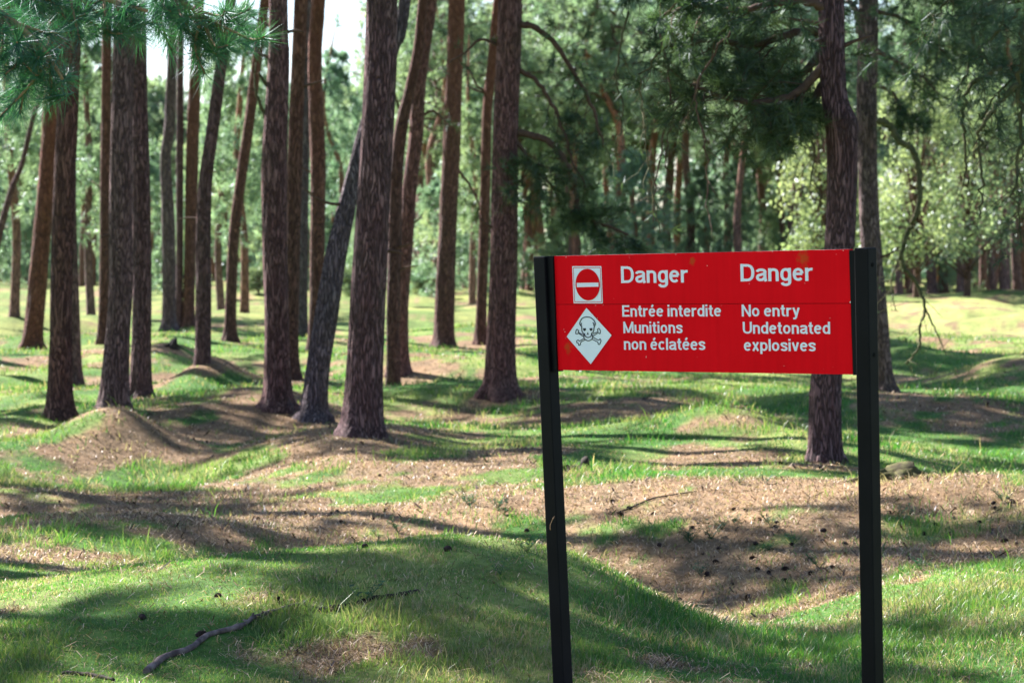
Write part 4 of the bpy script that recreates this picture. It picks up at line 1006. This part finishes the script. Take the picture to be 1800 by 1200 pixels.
    chips = [(1495, 531, 2.0), (995, 452, .8), (1022, 446.8, .7), (1030, 449.5, .8), (1188, 447, .7), (1358, 442.5, .8), (1482, 440.4, 1.0), (1317, 498.8, .7), (1243, 467, .9), (1459, 559, .7), (1008, 579, .9), (993, 583, .8), (991, 579, .6),
             (1042, 552, .6), (1050, 559, .6), (1121, 651.6, .8), (1359, 655, .9), (1047, 536.5, .8), (1470, 447, .6), (1060, 536, .5), (1378, 643, .6), (1452, 586, .5), (1268, 537, .5), (994, 594, .6)]
    for x, y, r in chips:
        b0 = len(V); n = 7
        V += [(on(x + r * g2.uniform(.5, 1) * math.cos(k / n * 6.283), y + r * g2.uniform(.5, 1.2) * math.sin(k / n * 6.283), .0016) - base).tolist() for k in range(n)]
        Fc.append(list(range(b0, b0 + n)))
    me = bpy.data.meshes.new("paint_chips"); me.from_pydata(V, [], Fc); me.materials.append(M_CHIP); obj("paint_chips", me, root)
make_sign()
a_ = Acc()
for e in ((974.5, 907), (972.5, 909)):
    a_.tube(catmull([P(967.5, 931, 10.35), P(967.5, 922, 10.34), P(*e, 10.33)], 8), np.linspace(.0016, .0008, 8), 4)
p0 = P(967.5, 931, 10.35); o_ = obj("pine_needle", a_.mesh("pine_needle", [M_SHOOT], off=p0)); o_.location = [float(v) for v in p0]
o_['label'] = "pale dry double pine needle caught on the left sign post"; o_['category'] = "pine needle"

# ------------------------------------------------------------------ small things on the ground
def stick(pxs, r0, r1, mat, name, label, cat, seed, lift=.5, knots=0, extra=None):
    global rng
    rng = np.random.default_rng(seed)
    pts = [hit(x, y) for x, y in pxs]; pts = [p + [0, 0, r0 * lift] for p in pts]
    path = catmull(pts, 40); r = np.linspace(r0, r1, 40) * (1 + .10 * rng.normal(size=40)); path += rng.normal(size=path.shape) * r0 * .10
    a = Acc(); a.tube(path, r, 10)
    for k in range(knots):
        j = rng.integers(4, 36); d = unit(rng.normal(size=3) + [0, 0, .2]); a.tube(np.array([path[j], path[j] + d * r0 * 1.2, path[j] + d * r0 * 1.7]), [r0 * .4, r0 * .3, r0 * .15], 5)
    me = a.mesh(name, [mat], off=pts[0]); o = obj(name, me); o.location = [float(v) for v in pts[0]]; o['label'] = label; o['category'] = cat
    return o
stick([(258, 1184), (288, 1162), (335, 1143), (368, 1119), (420, 1107), (455, 1087), (505, 1073), (536, 1062)], .015, .008, M_DEAD, 'fallen_branch', "long bare grey branch lying in the near grass at the lower left", 'branch', 1, .6, 3)
stick([(560, 1078), (610, 1068), (655, 1056), (700, 1050), (735, 1042)], .016, .010, M_DARKWOOD, 'rotten_branch', "short dark rotting branch half sunk in grass, right of the long grey branch", 'branch', 2, .3, 6)
stick([(1085, 905), (1110, 895), (1145, 880), (1180, 873), (1225, 866)], .008, .004, M_DARKWOOD, 'dead_twig', "long thin dark twig lying on the sunlit crest between the sign posts", 'twig', 3, 1.2)
stick([(1134, 850), (1150, 839), (1170, 837), (1190, 842)], .005, .003, M_DEAD, 'straw_stalk', "pale arched straw stalk above the thin dark twig", 'stalk', 4, 4)
stick([(110, 1186), (150, 1188), (200, 1196)], .012, .008, M_DARKWOOD, 'rotten_stick', "dark stick in the grass left of the foot of the long grey branch", 'stick', 5, .4)

def stump(px, py, R, H, mat, name, label, seed, sx=1.0, roots=3):
    global rng
    rng = np.random.default_rng(seed); p = hit(px, py); k = 20; a = np.arange(k) / k * 2 * np.pi; V = []; n = 7
    for i in range(n):
        f = i / (n - 1); r = R * (1.25 - .65 * f ** .6) * (1 + .16 * np.cos(a * 3 + seed) + .10 * rng.normal(size=k))
        z = H * f * (1 + .35 * np.cos(a - .8) * f) - .03
        V.append(np.stack([np.cos(a) * r * sx, np.sin(a) * r, z + rng.normal(size=k) * H * .03], 1))
    V = np.vstack(V + [np.array([[0, 0, H * .75]])]); i = np.arange(n - 1)[:, None] * k; j = np.arange(k)[None, :]; j2 = (j + 1) % k
    Q = np.stack([i + j, i + j2, i + k + j2, i + k + j], -1).reshape(-1, 4); T = [[(n - 1) * k + q_, (n - 1) * k + (q_ + 1) % k, n * k] for q_ in range(k)]
    A_ = Acc(); A_.add(V, T, Q)
    for r_ in range(roots):
        q_ = rng.uniform(0, 6.28); d = np.array([math.cos(q_), math.sin(q_) * .6, 0])
        A_.tube(np.array([d * R * .6 + [0, 0, H * .35], d * R * 1.5 + [0, 0, H * .15], d * R * 2.4 + [0, 0, -.02]]), [R * .28, R * .18, R * .07], 6)
    o = obj(name, A_.mesh(name, [mat])); o.location = [float(v) for v in p]; o['label'] = label; o['category'] = 'stump'
stump(1026, 824, .05, .10, M_DARKWOOD, 'tree_stump', "small jagged black stump on a mossy rise right of the left sign post", 1)
stump(1012, 826, .10, .045, M_MOSSWOOD, 'mossy_root', "low yellow-green mossy root lump against the small black stump", 2, 1.5, 2)
stump(1580, 842, .15, .11, M_MOSSWOOD, 'mossy_stump', "wide low mossy rotting stump with dark roots right of the right sign post", 3, 1.3, 6)
stump(304, 612, .09, .14, M_DARKWOOD, 'broken_stump', "dark broken stump on a hump in the left grove", 4)

# pine cones
def cone_mesh():
    A_ = Acc(); n = 9; k = 8
    for i in range(n):
        f = i / (n - 1); z = -.02 + .055 * f; r = .021 * math.sin(math.pi * (.18 + .72 * f)) ** .8
        for j in range(k):
            a = (j + .5 * (i % 2)) / k * 2 * math.pi; d = np.array([math.cos(a), math.sin(a), 0]); s = np.array([-math.sin(a), math.cos(a), 0])
            b0 = d * r * .3 + [0, 0, z]
            V = [b0 - s * .003, b0 + s * .003, d * r * 1.1 + s * .006 + [0, 0, z + .007], d * r * 1.25 + [0, 0, z + .011], d * r * 1.1 - s * .006 + [0, 0, z + .007], d * r * .8 + [0, 0, z + .0]]
            A_.add(np.array(V), [[0, 1, 5], [5, 1, 2], [5, 2, 3], [5, 3, 4], [5, 4, 0], [0, 4, 3], [0, 3, 1], [1, 3, 2]])
    A_.tube(np.array([[0, 0, -.022], [0, 0, .01], [0, 0, .034]]), [.009, .013, .003], 8)
    return A_.mesh("pine_cone", [M_CONE], smooth_=False)
CM = cone_mesh()
g = np.random.default_rng(9)
cones = [(1288, 897), (1312, 899), (1362, 926), (1364, 920), (1292, 915), (1335, 915), (1078, 882), (1106, 893), (1090, 908), (1330, 957), (1446, 954), (1487, 958), (1424, 985), (1352, 1010), (1235, 975), (1262, 965),
         (1240, 1012), (1244, 1012), (1195, 1057), (1425, 1010), (1378, 1003), (1260, 990), (1160, 960), (1285, 1030), (1410, 1030), (1505, 960), (1390, 960), (1215, 930), (1675, 912), (1750, 895), (1778, 885), (1745, 888), (1372, 815),
         (1445, 825), (655, 915), (598, 918), (575, 908), (850, 790), (640, 962), (785, 970), (925, 935), (490, 1058), (385, 1048), (250, 1090), (1150, 905), (1320, 985), (1460, 1000), (350, 1118)]
for _ in range(4): cones.append((g.uniform(1080, 1500), g.uniform(895, 1035)))
for _ in range(6): cones.append((g.uniform(450, 900), g.uniform(830, 930)))
for _ in range(8): cones.append((g.uniform(1560, 1790), g.uniform(870, 960)))
for i, (x, y) in enumerate(cones):
    if 945 < x < 1000 or 1500 < x < 1555: continue
    p = hit(x, y) + [0, 0, .007]; o = obj('pine_cone', CM)
    o.location = [float(v) for v in p]; o.rotation_euler = (g.uniform(1.0, 1.9), g.uniform(-.5, .5), g.uniform(0, 6.28)); s = g.uniform(.4, .75); o.scale = (s, s, s)
    o['label'] = "small dark pine cone lying on the needle-covered ground"; o['category'] = 'pine cone'; o['group'] = 'pine cones scattered on the ground'

# leafy weeds
def weed_mesh(seed):
    global rng
    rng = np.random.default_rng(seed); V, T = Acc(), []
    for s in range(8):
        a = rng.uniform(0, 6.28); d = np.array([math.cos(a), math.sin(a), 1.1]); d = unit(d); L = rng.uniform(.04, .10)
        V.tube(np.array([[0, 0, 0], d * L * .6, d * L]), [.0015, .0012, .0008], 3)
        for k in range(4):
            p = d * L * (.45 + .18 * k); b = rng.uniform(0, 6.28); e = unit(np.array([math.cos(b), math.sin(b), .35])); sd = unit(np.cross(e, [0, 0, 1])); q_ = rng.uniform(.014, .028)
            V.add(np.array([p, p + e * q_ * .5 + sd * q_ * .35, p + e * q_ + [0, 0, -.003], p + e * q_ * .5 - sd * q_ * .35]), [[0, 1, 2], [0, 2, 3]])
    return V.mesh("leafy_weed", [M_WEED], smooth_=False)
WM = [weed_mesh(s) for s in (1, 2, 3)]
weeds = [(660, 940), (700, 936), (820, 885), (825, 890), (875, 895), (885, 905), (1215, 950), (1212, 955), (1250, 948), (1290, 920), (1268, 932), (1350, 968), (1355, 925), (1395, 958), (1300, 850), (1345, 850), (1580, 910), (1600, 905), (1765, 885),
         (1620, 1000), (880, 1010), (640, 1060), (1180, 925), (1230, 1010), (1440, 1000), (1640, 960), (1790, 945), (925, 970)]
for i, (x, y) in enumerate(weeds):
    p = hit(x, y); o = obj('leafy_weed', WM[i % 3]); o.location = [float(v) for v in p]; o.rotation_euler = (0, 0, i); s = g.uniform(.8, 1.5); o.scale = (s, s, s)
    o['label'] = "small dark green leafy weed growing in the needle litter"; o['category'] = 'weed'; o['group'] = 'leafy weeds on the brown slopes'
